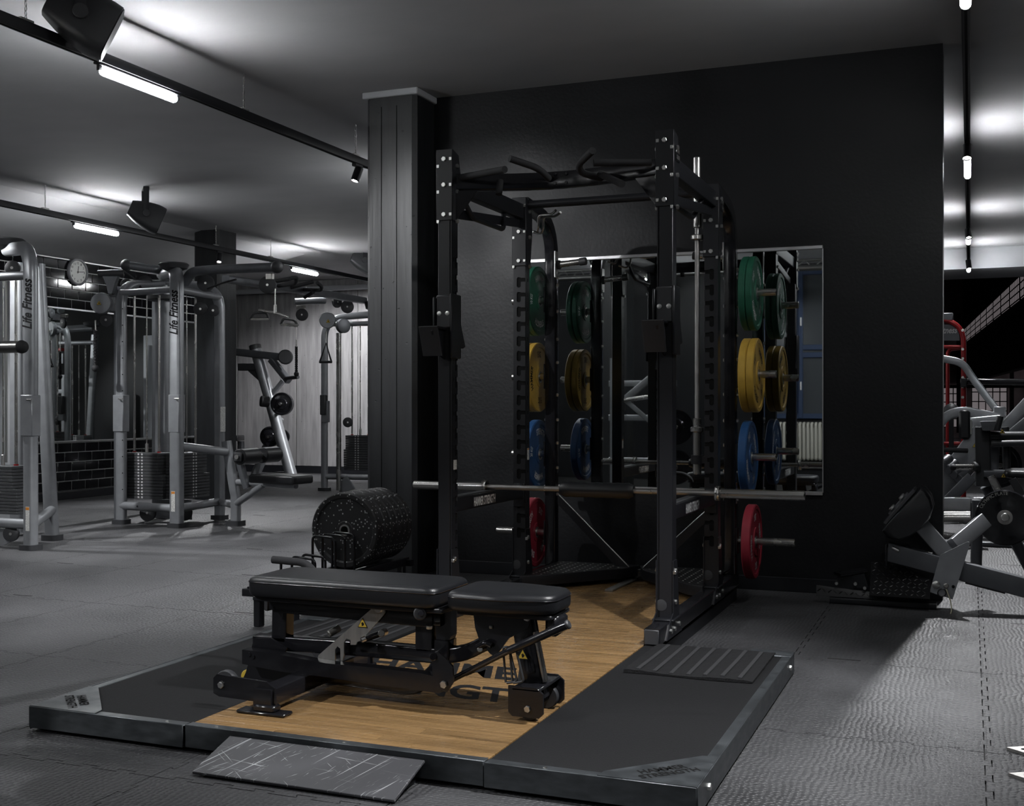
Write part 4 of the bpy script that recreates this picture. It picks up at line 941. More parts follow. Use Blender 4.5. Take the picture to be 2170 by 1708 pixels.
# seat quadrant
q = [(1003, 1292), (1112, 1292), (1130, 1300), (1120, 1330), (1080, 1352), (1050, 1392), (1040, 1385), (1018, 1360), (1008, 1330)]
qd = MB().prism([B(x, y, Ym - 0.03) for x, y in q], (0, 1, 0), 0.010).build('seat_quadrant', BLKG, bench, smooth=0)
for x, y in ((1034, 1299), (1041, 1329)): MB().sweep([B(x - 3, y, Ym - 0.0362), B(x + 3, y, Ym - 0.0362)], circ(0.0065, 10)).build('quadrant_slot', YEL if False else GREYM, qd)
MB().hexb(B(1118, 1308, Ym - 0.06), (0, -1, 0), 0.014, 0.012).build('quadrant_bolt', STEEL, qd)
MB().box((-1.365, Ym, 0.415), (0.05, 0.12, 0.07), bev=0.012).build('seat_hinge', BLKG, bench)
# front leg, wheel yoke
MB().sweep([B(1110, 1310), B(1138, 1478)], rrect(0.080, 0.058, 0.006), up=(0, 1, 0)).build('front_leg', BLKG, bench)
MB().sweep([B(1131, 1335, Ym - 0.0) + V((0.015, -0.02, 0)), B(1150, 1440) + V((0.018, -0.02, 0))], rrect(0.012, 0.03, 0.003), up=(0, 1, 0)).build('leg_strip', CHROME, bench)
warn(bench, B(1108, 1387, Ym - 0.0435), (1, 0, 0), (0.0, 0, 1), 0.042)
yk = MB()
for Y in (3.765, 3.985):
    c0 = V((-1.435, Y, 0))
    MB().prism([c0 + V((a, 0, z)) for a, z in ((-0.07, 0.21), (0.035, 0.21), (0.06, 0.19), (0.06, 0.12), (0.045, 0.105), (-0.055, 0.105), (-0.07, 0.12))], (0, 1, 0), 0.010).build('wheel_yoke', BLKG, bench, smooth=0)
    s = 1 if Y > 3.9 else -1
    MB().lathe((-1.432, Y - s * 0.022, 0.133), (0, 1, 0), [(0.008, -0.014), (0.040, -0.013), (0.043, -0.008), (0.043, 0.008), (0.040, 0.013), (0.008, 0.014)], 24).build('front_wheel', PLAST, bench)
    MB().hexb((-1.432, Y + s * 0.005, 0.135), (0, s, 0), 0.012, 0.008).build('axle_bolt', STEEL, bench)
MB().box((-1.44, Ym, 0.200), (0.105, 0.23, 0.012), bev=0.004).build('yoke_bridge', BLKG, bench)
MB().cyl((-1.432, 3.78, 0.133), (-1.432, 3.97, 0.133), 0.012, 14).build('axle', BLKG, bench)
# pop pin lever through a wire loop
MB().tube([B(958, 1440, Ym - 0.05), B(1080, 1378, Yn)], 0.011, 14).build('lever_rod', BLKG, bench)
MB().tube([B(1078, 1379, Yn), B(1190, 1329, Yn - 0.01), B(1202, 1324, Yn - 0.01)], 0.0145, 16).build('lever_grip', BLKG, bench)
MB().cyl(B(1200, 1325, Yn - 0.01), B(1207, 1322, Yn - 0.01), 0.0165, 16, 0.004).build('lever_end', PLAST, bench)
for dx in (0, 14):
    MB().tube(fillet([B(1072 + dx, 1446, Yn + 0.03), B(1066 + dx, 1372, Yn + 0.03), B(1078 + dx, 1370, Yn + 0.03), B(1096 + dx, 1444, Yn + 0.03), B(1074 + dx, 1447, Yn + 0.03)], 0.012), 0.0045, 8).build('lever_loop', PLAST, bench)
MB().cyl(B(1017, 1376, Ym - 0.06), B(1017, 1376, Ym - 0.03), 0.010, 14, 0.002).build('pop_pin', STEEL, bench)
MB().sweep(fillet([B(1012, 1372, Ym - 0.05), B(1030, 1362, Ym - 0.05), B(1042, 1368, Ym - 0.05)], 0.02), circ(0.012, 10)).build('pin_guide', BLKG, bench)

# ================================================================ BUMPER PLATE TOASTER RACK
def fleck_material():
    m, nt, b, N, L = ntree('recycled rubber with flecks')
    tc = N('TexCoord'); vo = N('TexVoronoi'); vo.inputs['Scale'].default_value = 80; L(tc.outputs['Object'], vo.inputs['Vector'])
    n2 = N('TexNoise'); n2.inputs['Scale'].default_value = 60; L(tc.outputs['Object'], n2.inputs['Vector'])
    sx = N('SeparateColor'); L(vo.outputs['Color'], sx.inputs[0])
    g = N('Math'); g.operation = 'GREATER_THAN'; g.inputs[1].default_value = 0.80; L(sx.outputs[0], g.inputs[0])
    d = N('Math'); d.operation = 'LESS_THAN'; d.inputs[1].default_value = 0.38; L(vo.outputs['Distance'], d.inputs[0])
    a = N('Math'); a.operation = 'MULTIPLY'; L(g.outputs[0], a.inputs[0]); L(d.outputs[0], a.inputs[1])
    mx = N('Mix'); mx.data_type = 'RGBA'; L(a.outputs[0], mx.inputs[0]); mx.inputs[6].default_value = (0.012, 0.012, 0.013, 1); mx.inputs[7].default_value = (0.42, 0.42, 0.42, 1); L(mx.outputs[2], b.inputs['Base Color'])
    b.inputs['Roughness'].default_value = 0.55
    return m
FLECK = fleck_material()
tx, tz = -3.46, 0.225
def crumb(y, T, k):
    nm = ['front', 'second', 'third', 'fourth', 'fifth', 'hindmost'][k]
    t = thing('crumb_bumper_plate', '%s black crumb rubber bumper plate with pale flecks, in the floor rack' % nm, 'weight plate', (tx, y, tz), 'flecked bumper plates in the floor rack')
    R = 0.225
    prof = [(0.026, 0.006), (0.050, 0.006), (0.054, 0.010), (R - 0.040, 0.012), (R - 0.030, 0.002), (R - 0.008, 0.0), (R, 0.008), (R, T - 0.008), (R - 0.008, T), (R - 0.030, T - 0.002), (R - 0.040, T - 0.012), (0.054, T - 0.010), (0.026, T - 0.006), (0.026, 0.006)]
    MB().lathe((tx, y, tz + R), (0, 1, 0), prof, 48, cap=False).build('plate_body', FLECK, t, smooth=30)
    MB().lathe((tx, y, tz + R), (0, 1, 0), [(0.025, 0.004), (0.034, 0.004), (0.034, T - 0.004), (0.025, T - 0.004), (0.025, 0.004)], 24, cap=False).build('steel_insert', STEEL, t)
yy = 6.02
for k, T in enumerate((0.085, 0.075, 0.065, 0.060, 0.060, 0.055)):
    crumb(yy, T, k); yy += T + 0.012
tr = thing('toaster_rack', 'low black floor rack with wire dividers holding flecked bumper plates', 'plate rack', (tx, 5.85, 0))
for s in (-1, 1):
    MB().sweep([(tx + s * 0.11, 5.22, 0.20), (tx + s * 0.11, 6.62, 0.20)], rrect(0.04, 0.05, 0.004)).build('rack_rail', BLK, tr)
    for y in (5.3, 6.55): MB().box((tx + s * 0.11, y, 0.088), (0.04, 0.05, 0.175), bev=0.004).build('rack_foot', BLK, tr)
for y in (5.24, 6.60): MB().sweep([(tx - 0.16, y, 0.192), (tx + 0.16, y, 0.192)], rrect(0.05, 0.04, 0.004)).build('rack_cross', BLK, tr)
for k in range(6):
    y = 5.46 + k * 0.11; h = 0.335 if k < 3 else 0.43
    MB().tube(fillet([(tx - 0.075, y, 0.20), (tx - 0.075, y, h + 0.01), (tx + 0.075, y, h), (tx + 0.075, y, 0.20)], 0.03), 0.0075, 10).build('divider_loop', BLKG, tr)

# ================================================================ CABLE MACHINES ON THE LEFT
OV = rrect(0.112, 0.082, 0.038, 5)
def weight_stack(parent, c, wd, dp, z0, z1, zs, axis, up_w):
    """stack of single plates; axis 'x' means its face looks along -Y, 'y' means along +X"""
    n = 15; h = (z1 - z0) / n; cx, cy = c
    for k in range(n):
        z = z0 + (k + 0.5) * h; ww = wd if z < zs else up_w
        s = (ww, dp, h - 0.004) if axis == 'x' else (dp, ww, h - 0.004)
        MB().box((cx, cy, z), s, bev=0.002).build('weight_plate', STACK, parent)
    b = MB(); e = MB()
    for k in range(n):
        z = z0 + (k + 0.5) * h
        for d in (-0.022, 0.022):
            if axis == 'x': put_text(b, str(5 * (n - k)), (cx + d, cy - dp / 2 - 0.0012, z), (1, 0, 0), (0, 0, 1), 0.022, h * 0.55)
            else: put_text(b, str(5 * (n - k)), (cx + dp / 2 + 0.0012, cy + d, z), (0, 1, 0), (0, 0, 1), 0.022, h * 0.55)
    b.build('stack_numbers', WHITE, parent, smooth=0)
    for d in (-up_w * 0.36, up_w * 0.36, 0.0):
        p = (cx + d, cy) if axis == 'x' else (cx, cy + d)
        MB().cyl((p[0], p[1], z1), (p[0], p[1], 2.31), 0.0125 if d else 0.007, 12).build('guide_rod', CHROME, parent)
        if d: MB().cyl((p[0], p[1], z1), (p[0], p[1], z1 + 0.012), 0.02, 12).build('rod_bushing', REDP, parent)
    MB().cyl((cx, cy, z1), (cx, cy, z1 + 0.09), 0.016, 12, 0.003).build('stack_stem', STEEL, parent)
def post(parent, p, hub, z=2.50, r=0.22, prof=OV, m=None):
    up = V((hub[0] - p[0], hub[1] - p[1], 0))
    MB().sweep(fillet([(p[0], p[1], 0.03), (p[0], p[1], z), (hub[0], hub[1], z + 0.06)], r, 8), prof, up=(0, 1, 0)).build('post', m or SILV, parent)
    MB().sweep([(p[0], p[1], 0.0), (p[0], p[1], 0.045)], rrect(0.17, 0.15, 0.05, 4), up=(0, 1, 0)).build('post_foot', PLAST, parent)
def sleeve_cover(parent, p, z0, z1):
    MB().box((p[0], p[1] - 0.004, (z0 + z1) / 2), (0.128, 0.10, z1 - z0), bev=0.006).build('sleeve_cover', SILV, parent)
    MB().tube(fillet([(p[0] + 0.03, p[1] - 0.055, z1 - 0.04), (p[0] + 0.03, p[1] - 0.085, z1 - 0.04), (p[0] + 0.085, p[1] - 0.085, z1 - 0.04)], 0.02), 0.006, 8).build('cover_pin', CHROME, parent)
def pulley(parent, c, ax, r=0.07, m=PLAST, name='pulley'):
    o = MB().lathe(V(c) - V(ax).normalized() * 0.018, ax, [(r * 0.9, 0), (r, 0.004), (r, 0.010), (r * 0.93, 0.018), (r, 0.026), (r, 0.032), (r * 0.9, 0.036)], 28).build(name, m, parent)
    MB().lathe(V(c) - V(ax).normalized() * 0.022, ax, [(0.012, 0), (0.012, 0.044)], 10).build('pulley_axle', STEEL, o)
def rope(parent, top, L):
    b = MB(); top = V(top)
    for k in range(2):
        pts = [top + V((0.009 * cos(t * 1.6 + k * pi), 0.009 * sin(t * 1.6 + k * pi), -L * t / 24)) for t in range(25)]
        b.tube(pts, 0.013, 8)
    b.build('rope', FOAM, parent); MB().ball(top - V((0, 0, L + 0.015)), 0.036, 14, 8).build('rope_stop', RUB, parent)
    MB().tube([top + V((0, 0, 0.10)), top], 0.008, 8).build('rope_link', CHROME, parent)
def letters(parent, st, o, wd, ht, m=DARKP, shear=0.35):
    b = MB(); put_text(b, st, o, (0, 0, 1), (-1, 0, 0), wd, ht, shear); b.build('post_lettering', m, parent, smooth=0)

# --- four stack multi station -------------------------------------------------
P1, P2, P3, HB = (-7.96, 9.39), (-7.21, 9.30), (-7.33, 10.16), (-7.93, 10.0)
ms = thing('multi_station', 'silver four-stack cable station in the left middle with lat bar and seat', 'cable machine', (-7.6, 9.8, 0), 'silver cable machines')
for p, z in ((P1, 2.42), (P2, 2.52), (P3, 2.42)): post(ms, p, HB, z, prof=OV if p != P2 else rrect(0.135, 0.10, 0.04, 5))
post(ms, (-8.45, 10.55), HB, 2.42)
MB().sweep([(HB[0], HB[1], 0.02), (HB[0], HB[1], 2.46)], rrect(0.15, 0.11, 0.03, 4), up=(0, 1, 0)).build('centre_column', SILV, ms)
MB().lathe((HB[0], HB[1], 2.30), (0, 0, 1), [(0.16, 0), (0.17, 0.01), (0.17, 0.05), (0.12, 0.06)], 28).build('column_collar', PLAST, ms)
MB().lathe((P2[0] - 0.13, P2[1] + 0.12, 2.52), (0, 0, 1), [(0.06, 0), (0.13, 0.03), (0.15, 0.07), (0.13, 0.085)], 28).build('top_cap', PLAST, ms)
for a, b_ in ((P1, P2), (P2, P3)):
    MB().tube([(a[0], a[1], 2.33), (b_[0], b_[1], 2.33)], 0.033, 14).build('upper_cross_tube', SILV, ms)
    MB().tube([(a[0], a[1], 0.185), (b_[0], b_[1], 0.185)], 0.042, 14).build('lower_cross_tube', SILV, ms)
sA = MB()
weight_stack(ms, (-7.80, 9.58), 0.56, 0.20, 0.25, 0.715, 0.50, 'x', 0.43)
weight_stack(ms, (-7.46, 9.78), 0.50, 0.20, 0.25, 0.715, 0.50, 'y', 0.40)
MB().box((-7.62, 9.75, 0.13), (0.50, 0.012, 0.20), bev=0.01).build('pulley_bracket', SILV, ms)
for p in ((-7.72, 9.50, 0.11), (-7.40, 9.66, 0.11)): pulley(ms, p, (0.2, -1, 0), 0.085)
sleeve_cover(ms, P1, 0.93, 1.30); sleeve_cover(ms, P2, 0.93, 1.30)
letters(ms, 'Life Fitness', (P2[0], P2[1] - 0.0522, 2.10), 0.44, 0.105)
sticker((P2[0] - 0.005, P2[1] - 0.0512, 0.26), (0.045, 0.20), (1, 0, 0), (0, 0, 1), ms)
sticker((-7.80, 9.345, 0.19), (0.05, 0.05), (1, 0, 0), (0, 0, 1), ms)
for x in (-7.70, -7.55): MB().lathe((x, 9.315, 0.19), (0, -1, 0), [(0.011, 0), (0.010, 0.003)], 10).build('tube_plug', PLAST, ms)
for k in range(12): MB().lathe((P1[0] + 0.045, P1[1] - 0.036, 0.35 + k * 0.165), (0.5, -1, 0), [(0.006, 0), (0.006, 0.004)], 8).build('pin_hole', SLOT, ms)
# pulley column and head beside the left post
MB().sweep([(P1[0] - 0.085, P1[1] + 0.03, 0.04), (P1[0] - 0.085, P1[1] + 0.03, 2.40)], rrect(0.035, 0.045, 0.004), up=(0, 1, 0)).build('slide_column', SILVD, ms)
hd = at(238, 580, 9.35); MB().cyl(at(207, 581, 9.35), at(262, 579, 9.5), 0.040, 18, 0.004).build('head_roller', PLAST, ms)
MB().prism([at(x, y, 9.34) for x, y in ((220, 586), (252, 586), (246, 600), (240, 622), (232, 622), (228, 604))], (0, 1, 0), 0.04).build('head_bracket', SILV, ms, smooth=0)
c = at(210, 643, 9.15)
MB().lathe(c + V((0.02, 0.03, 0)), (0.35, -1, 0), [(0.080, 0), (0.105, 0.004), (0.108, 0.03), (0.10, 0.062)], 30).build('pulley_guard', SILV, ms)
warn(ms, c + V((0.036, -0.042, 0.0)), V((1, 0.35, 0)), (0, 0, 1), 0.05)
MB().box(at(231, 643, 9.22), (0.10, 0.09, 0.17), bev=0.008).build('carriage', SILVD, ms); pulley(ms, at(226, 678, 9.2), (0.3, -1, 0), 0.065)
rope(ms, at(202, 700, 9.1), 0.36)
# top arms
MB().sweep(fillet([(HB[0], HB[1], 2.62), at(335, 572, 9.85), at(272, 562, 9.65)], 0.1), rrect(0.10, 0.085, 0.035, 4)).build('top_arm', SILVD, ms)
MB().ball(at(268, 562, 9.64), 0.062, 16, 8).build('arm_end', PLAST, ms)
MB().tube(fillet([at(258, 572, 9.6), at(285, 590, 9.6), at(300, 612, 9.6)], 0.1), 0.012, 8).build('cable', RUB, ms)
for q, r in (((268, 603), 0.062), ((308, 598), 0.072), ((436, 600), 0.085), ((425, 655), 0.07), ((452, 658), 0.06)): pulley(ms, at(q[0], q[1], 9.75), (0.5, -1, 0), r)
la0, la1 = at(392, 600, 9.5), at(587, 566, 9.25)
MB().sweep(fillet([la0, at(405, 576, 9.45), at(440, 572, 9.42), la1], 0.12), rrect(0.095, 0.085, 0.035, 4)).build('lat_arm', SILVD, ms)
MB().ball(la1, 0.060, 16, 8).build('arm_end', PLAST, ms)
pulley(ms, at(567, 604, 9.25), (0.45, -1, 0), 0.080); MB().box(at(572, 586, 9.25), (0.07, 0.05, 0.06), bev=0.006).build('pulley_hanger', GREYM, ms)
MB().tube(fillet([at(500, 592, 9.3), at(470, 600, 9.4), at(440, 612, 9.5)], 0.1), 0.010, 8).build('cable', RUB, ms)
MB().tube([at(583, 612, 9.2), at(583, 650, 9.2)], 0.007, 8).build('cable', CHROME, ms)
lb = thing('lat_bar', 'chrome lat pulldown bar with two D handles hanging from the cable', 'lat bar', tuple(at(583, 690, 9.2)))
MB().tube([at(548, 657, 9.15), at(583, 662, 9.2), at(612, 672, 9.25)], 0.014, 12).build('bar', CHROME, lb); MB().cyl(at(583, 646, 9.2), at(583, 664, 9.2), 0.018, 12).build('swivel', CHROME, lb)
for (a, b_, c, d) in (((531, 676), (538, 663), (566, 663), (569, 676)), ((595, 687), (600, 675), (624, 678), (631, 690))):
    MB().tube(fillet([at(*a, 9.1), at(*b_, 9.1), at(*c, 9.2), at(*d, 9.2)], 0.05), 0.012, 10).build('d_handle', PLAST, lb); MB().tube([at(*a, 9.1), at(*d, 9.2)], 0.015, 12).build('hand_grip', CHROME, lb)
# seat station
MB().sweep(fillet([at(480, 935, 9.68), at(497, 1040, 9.68), (-6.80, 9.69, 0.3), (-6.80, 9.69, 0.03)], 0.12), rrect(0.09, 0.075, 0.02, 3), up=(0, 1, 0)).build('seat_post', SILV, ms)
MB().sweep([(-6.80, 9.69, 0), (-6.80, 9.69, 0.05)], rrect(0.17, 0.15, 0.04, 3), up=(0, 1, 0)).build('post_foot', PLAST, ms)
MB().tube([(P2[0], P2[1], 0.80), at(482, 958, 9.66)], 0.042, 14).build('seat_brace', SILV, ms)
MB().tube([(P3[0], P3[1], 0.185), (-6.82, 9.69, 0.20)], 0.035, 12).build('seat_brace', SILV, ms)
MB().tube([(-6.80, 9.69, 0.43), (-5.95, 9.45, 0.43)], 0.030, 12).build('seat_rail', SILV, ms)
MB().tube([(-6.78, 9.68, 0.22), (-6.40, 9.58, 0.42)], 0.034, 12).build('seat_strut', SILV, ms)
MB().sweep(fillet([at(505, 960, 9.6), at(513, 1000, 9.6), at(524, 1035, 9.6)], 0.1), rrect(0.075, 0.06, 0.015)).build('roller_post', SILVD, ms)
cushion('seat_pad', [(-6.42, 9.33), (-5.83, 9.22), (-5.79, 9.52), (-6.38, 9.66)], 0.455, 0.535, ms, seam=False)
for y0, y1 in ((9.34, 9.63), (9.72, 10.0)): MB().cyl((-6.52, y0, 0.70), (-6.52, y1, 0.70), 0.078, 24, 0.012).build('thigh_roller', VINYL, ms)
MB().cyl((-6.52, 9.30, 0.70), (-6.52, 10.03, 0.70), 0.022, 12).build('roller_axle', STEEL, ms)
MB().box((-6.52, 9.325, 0.70), (0.09, 0.02, 0.09), bev=0.03).build('roller_cap', PLAST, ms)
sticker((P3[0] + 0.062, P3[1] - 0.03, 1.05), (0.055, 0.26), (0.5, 0.86, 0), (0, 0, 1), ms, False)

# --- tower cut by the left edge ----------------------------------------------
t1 = thing('cable_tower', 'silver cable tower cut off by the left edge of the picture', 'cable machine', (-7.6, 7.8, 0), 'silver cable machines')
F1, R1, H1 = (-7.22, 7.42), (-7.56, 8.02), (-7.85, 7.80)
post(t1, F1, H1, 2.50, 0.26, rrect(0.12, 0.09, 0.04, 5))
MB().sweep([(R1[0], R1[1], 0.03), (R1[0] - 0.16, R1[1], 2.45)], rrect(0.12, 0.085, 0.03, 4), up=(0, 1, 0)).build('post', SILV, t1)
MB().sweep([(R1[0], R1[1], 0.0), (R1[0], R1[1], 0.05)], rrect(0.17, 0.15, 0.05, 4), up=(0, 1, 0)).build('post_foot', PLAST, t1)
MB().lathe((H1[0], H1[1], 2.56), (0, 0, 1), [(0.06, 0), (0.13, 0.03), (0.15, 0.08), (0.13, 0.095)], 28).build('top_cap', PLAST, t1)
sleeve_cover(t1, F1, 0.94, 1.28); letters(t1, 'Life Fitness', (F1[0] + 0.005, F1[1] - 0.0472, 2.03), 0.42, 0.105)
sticker((F1[0] + 0.01, F1[1] - 0.0462, 0.26), (0.04, 0.20), (1, 0, 0), (0, 0, 1), t1)
MB().tube([(F1[0], F1[1], 0.21), (-8.2, F1[1] + 0.02, 0.21)], 0.042, 14).build('lower_cross_tube', SILV, t1)
MB().tube([(F1[0], F1[1], 0.20), (R1[0], R1[1], 0.27)], 0.042, 14).build('lower_cross_tube', SILV, t1)
MB().tube([(F1[0], F1[1], 2.27), (-8.2, F1[1] + 0.02, 2.27)], 0.036, 14).build('upper_cross_tube', SILV, t1)
weight_stack(t1, (-7.72, 7.62), 0.50, 0.20, 0.27, 0.68, 0.48, 'x', 0.40)
MB().box((-8.70, 8.55, 1.25), (0.70, 0.03, 2.40), bev=0.008).build('shroud', WHITEW, t1)
MB().sweep([(-8.12, 8.2, 0.03), (-8.12, 8.2, 2.5)], rrect(0.14, 0.11, 0.03, 4), up=(0, 1, 0)).build('centre_column', SILV, t1)
pulley(t1, at(27, 568, 7.5), (0.4, -1, 0), 0.062); pulley(t1, at(24, 1131, 7.45), (0.4, -1, 0), 0.065)
MB().prism([at(x, y, 7.5) for x, y in ((-30, 1120), (15, 1120), (38, 1140), (10, 1155), (-30, 1162))], (0, 1, 0), 0.02).build('pulley_bracket', SILV, t1, smooth=0)
MB().cyl(at(-90, 737, 6.9), at(45, 735, 6.95), 0.048, 22).build('bar_arm', CHROME, t1); MB().ball(at(46, 735, 6.95), 0.052, 18, 10).build('arm_end', RUB, t1)
MB().tube([at(13, 585, 7.5), at(13, 980, 7.5)], 0.010, 8).build('cable', STEEL, t1)

# --- crossover tower beyond, beside the black pillar --------------------------
t3 = thing('crossover_tower', 'silver crossover tower with hanging strap handle beside the black pillar', 'cable machine', (-8.3, 14.2, 0), 'silver cable machines')
A3, H3 = (-8.41, 14.09), (-7.70, 14.4)
post(t3, A3, H3, 2.42, 0.30, rrect(0.095, 0.08, 0.035, 5)); post(t3, (-7.35, 14.2), H3, 2.42, 0.25)
c3 = atz(712, 1047)
MB().sweep([(-8.13, 14.0, 0.02), (-8.13, 14.0, 2.2)], rrect(0.06, 0.05, 0.01), up=(0, 1, 0)).build('slide_column', CHROME, t3)
MB().sweep([(-7.80, 14.45, 0.02), (-7.80, 14.45, 2.5)], rrect(0.13, 0.1, 0.03), up=(0, 1, 0)).build('centre_column', SILV, t3)
MB().lathe((H3[0], H3[1], 2.50), (0, 0, 1), [(0.10, 0), (0.20, 0.05), (0.22, 0.14), (0.18, 0.16)], 28).build('top_cap', PLAST, t3)
weight_stack(t3, (-7.93, 14.25), 0.42, 0.2, 0.29, 0.78, 0.58, 'x', 0.36)
MB().tube([(A3[0], A3[1], 0.20), (-7.35, 14.2, 0.20)], 0.04, 12).build('lower_cross_tube', SILV, t3)
MB().tube([(A3[0] + 0.1, A3[1], 2.33), (-7.35, 14.2, 2.33)], 0.033, 12).build('upper_cross_tube', SILV, t3)
MB().box(at(686, 858, 14.0), (0.085, 0.08, 0.28), bev=0.01).build('handle_rest', PLAST, t3); MB().box(at(690, 872, 14.03), (0.10, 0.07, 0.30), bev=0.006).build('sleeve_cover', SILV, t3)
MB().lathe(at(695, 679, 13.95), (0.4, -1, 0), [(0.09, 0), (0.112, 0.004), (0.115, 0.04), (0.105, 0.06)], 28).build('pulley_guard', SILV, t3)
warn(t3, at(697, 681, 13.95) + V((0.028, -0.068, 0)), V((1, 0.4, 0)), (0, 0, 1), 0.06)
MB().lathe(at(724, 691, 14.0), (0.9, -0.5, 0), [(0.07, 0), (0.10, 0.005), (0.10, 0.07), (0.08, 0.075)], 24).build('carriage', SILVD, t3)
pulley(t3, at(737, 895, 14.2), (0.5, -1, 0), 0.07); pulley(t3, at(736, 650, 14.1), (0.5, -1, 0), 0.09); pulley(t3, at(714, 640, 14.0), (0.9, -0.3, 0), 0.08)
MB().cyl(at(624, 639, 13.7), at(690, 637, 14.0), 0.045, 18, 0.006).build('top_arm', SILV, t3)
pulley(t3, at(640, 667, 13.8), (0.4, -1, 0), 0.085); MB().box(at(638, 651, 13.8), (0.12, 0.05, 0.05), bev=0.006).build('pulley_hanger', GREYM, t3)
rope(t3, at(628, 735, 13.7), 0.36); MB().tube([at(628, 690, 13.7), at(628, 728, 13.7)], 0.006, 8).build('cable', STEEL, t3)
MB().prism([at(x, y, 14.05) for x, y in ((720, 1022), (735, 1008), (752, 1035), (728, 1045), (720, 1046))], (0, 1, 0), 0.03).build('pulley_bracket', SILV, t3, smooth=0)
sh = thing('strap_handle', 'black triangular strap handle hanging from the crossover tower', 'handle', tuple(at(690, 768, 13.85)))
MB().tube([at(691, 702, 13.85), at(691, 726, 13.85)], 0.008, 8).build('clip', CHROME, sh)
MB().sweep([at(678, 766, 13.85), at(691, 727, 13.85), at(702, 766, 13.85)], rrect(0.028, 0.006, 0.002), up=(0, 1, 0)).build('strap', RUB, sh)
MB().cyl(at(677, 767, 13.85), at(703, 767, 13.85), 0.018, 14, 0.004).build('hand_grip', FOAM, sh)
# --- chinning beam that ties the two towers ----------------------------------
cb = thing('chinning_beam', 'dark overhead chinning beam with angled grips linking two cable machines', 'pull-up bar', tuple(at(620, 610, 12)))
MB().sweep([at(478, 591, 10.3), at(560, 604, 11.2)], rrect(0.09, 0.08, 0.02)).build('beam', SILVD, cb)
MB().sweep([at(560, 604, 11.2), at(690, 623, 13.0), at(770, 637, 14.3)], rrect(0.11, 0.09, 0.02)).build('beam', SILVD, cb)
def g2(*pts): MB().tube(fillet([at(*p) for p in pts], 0.05), 0.022, 10).build('grip', FOAM, cb)
g2((585, 596, 11.5), (616, 590, 11.3)); g2((590, 606, 11.4), (626, 600, 11.2), (629, 588, 11.1), (618, 589, 11.1)); g2((606, 612, 11.8), (664, 597, 11.9)); g2((640, 614, 12.2), (680, 615, 12.0), (682, 607, 11.9), (672, 599, 11.8)); g2((646, 630, 12.2), (664, 619, 12.0))

# --- plate loaded lever machine by the concrete wall ---------------------------
YM = 16.2
lv = thing('lever_machine', 'grey plate loaded lever machine in front of the concrete wall', 'weight machine', (at(590, 900, YM).x, YM, 0))
gz = lambda x, Y=YM: V((at(x, 900, Y).x, Y, 0.02))
MB().sweep([at(541, 736, YM), gz(619)], circ(0.095, 18)).build('main_tube', SILV, lv); MB().cyl(at(540, 731, YM), at(542, 742, YM), 0.10, 18, 0.01).build('tube_cap', PLAST, lv)
MB().sweep([at(592, 885, YM + 0.3), gz(541, YM + 0.3)], circ(0.08, 16)).build('rear_tube', SILV, lv)
MB().sweep([at(500, 746, YM - 0.1), at(608, 758, YM - 0.1)], rrect(0.11, 0.12, 0.03)).build('lever_beam', SILVD, lv); MB().lathe(at(606, 757, YM - 0.2), (0.5, -1, 0), [(0.10, 0), (0.12, 0.02), (0.12, 0.10), (0.10, 0.12)], 20).build('beam_end', PLAST, lv)
MB().sweep([at(575, 762, YM - 0.1), at(612, 808, YM - 0.15)], rrect(0.11, 0.1, 0.02)).build('lever_arm', SILVD, lv); MB().cyl(at(605, 802, YM - 0.2), at(632, 799, YM - 0.3), 0.03, 12).build('lever_grip', PLAST, lv)
MB().sweep([at(508, 778, YM), at(545, 778, YM)], rrect(0.12, 0.12, 0.02)).build('side_beam', PLAST, lv); MB().sweep([at(528, 781, YM), at(560, 810, YM)], rrect(0.07, 0.07, 0.01)).build('side_brace', PLAST, lv)
MB().sweep([at(601, 806, YM), at(575, 838, YM)], rrect(0.07, 0.07, 0.01)).build('link_rod', SILV, lv)
MB().sweep([gz(612) + V((-0.2, 0, 0.02)), gz(625) + V((0.25, 0, 0.02))], rrect(0.3, 0.04, 0.01)).build('base_plate', SILV, lv); MB().box(gz(588) + V((0, 0.2, 0.04)), (0.3, 0.2, 0.08), bev=0.02).build('base_foot', PLAST, lv)
def blackplate(parent, c, r, n=1, ax=(0.25, -1, 0)):
    for k in range(n):
        o = MB().lathe(V(c) + V(ax).normalized() * 0.05 * k, ax, [(0.026, 0.006), (r * 0.5, 0.006), (r * 0.80, 0.010), (r * 0.84, 0.0), (r * 0.98, 0.0), (r, 0.006), (r, 0.034), (r * 0.98, 0.04), (r * 0.84, 0.04), (r * 0.80, 0.030), (r * 0.5, 0.034), (r * 0.45, 0.042), (0.026, 0.042)], 32, cap=False).build('weight_disc', BLKG, parent, smooth=30)
    MB().cyl(V(c) - V(ax).normalized() * 0.15, V(c) + V(ax).normalized() * (0.05 * n + 0.06), 0.025, 14, 0.003).build('plate_horn', CHROME, parent)
blackplate(lv, at(600, 856, YM - 0.15), 0.185, 2); blackplate(lv, at(575, 925, YM + 0.25), 0.17, 2); blackplate(lv, at(600, 925, YM + 0.2), 0.12, 1)
MB().cyl(at(552, 850, YM - 0.2), at(570, 852, YM - 0.1), 0.09, 18, 0.01).build('stored_disc', RUB, lv)
cushion('seat_pad', [(at(505, 900, 15.9).x, 15.7), (at(519, 900, 15.9).x, 15.7), (at(519, 900, 16.2).x, 16.2), (at(505, 900, 16.2).x, 16.2)], 0.62, 0.70, lv, seam=False)
MB().sweep([at(511, 935, 16.0), gz(511, 16.0)], rrect(0.08, 0.08, 0.01), up=(0, 1, 0)).build('seat_post', SILVD, lv)

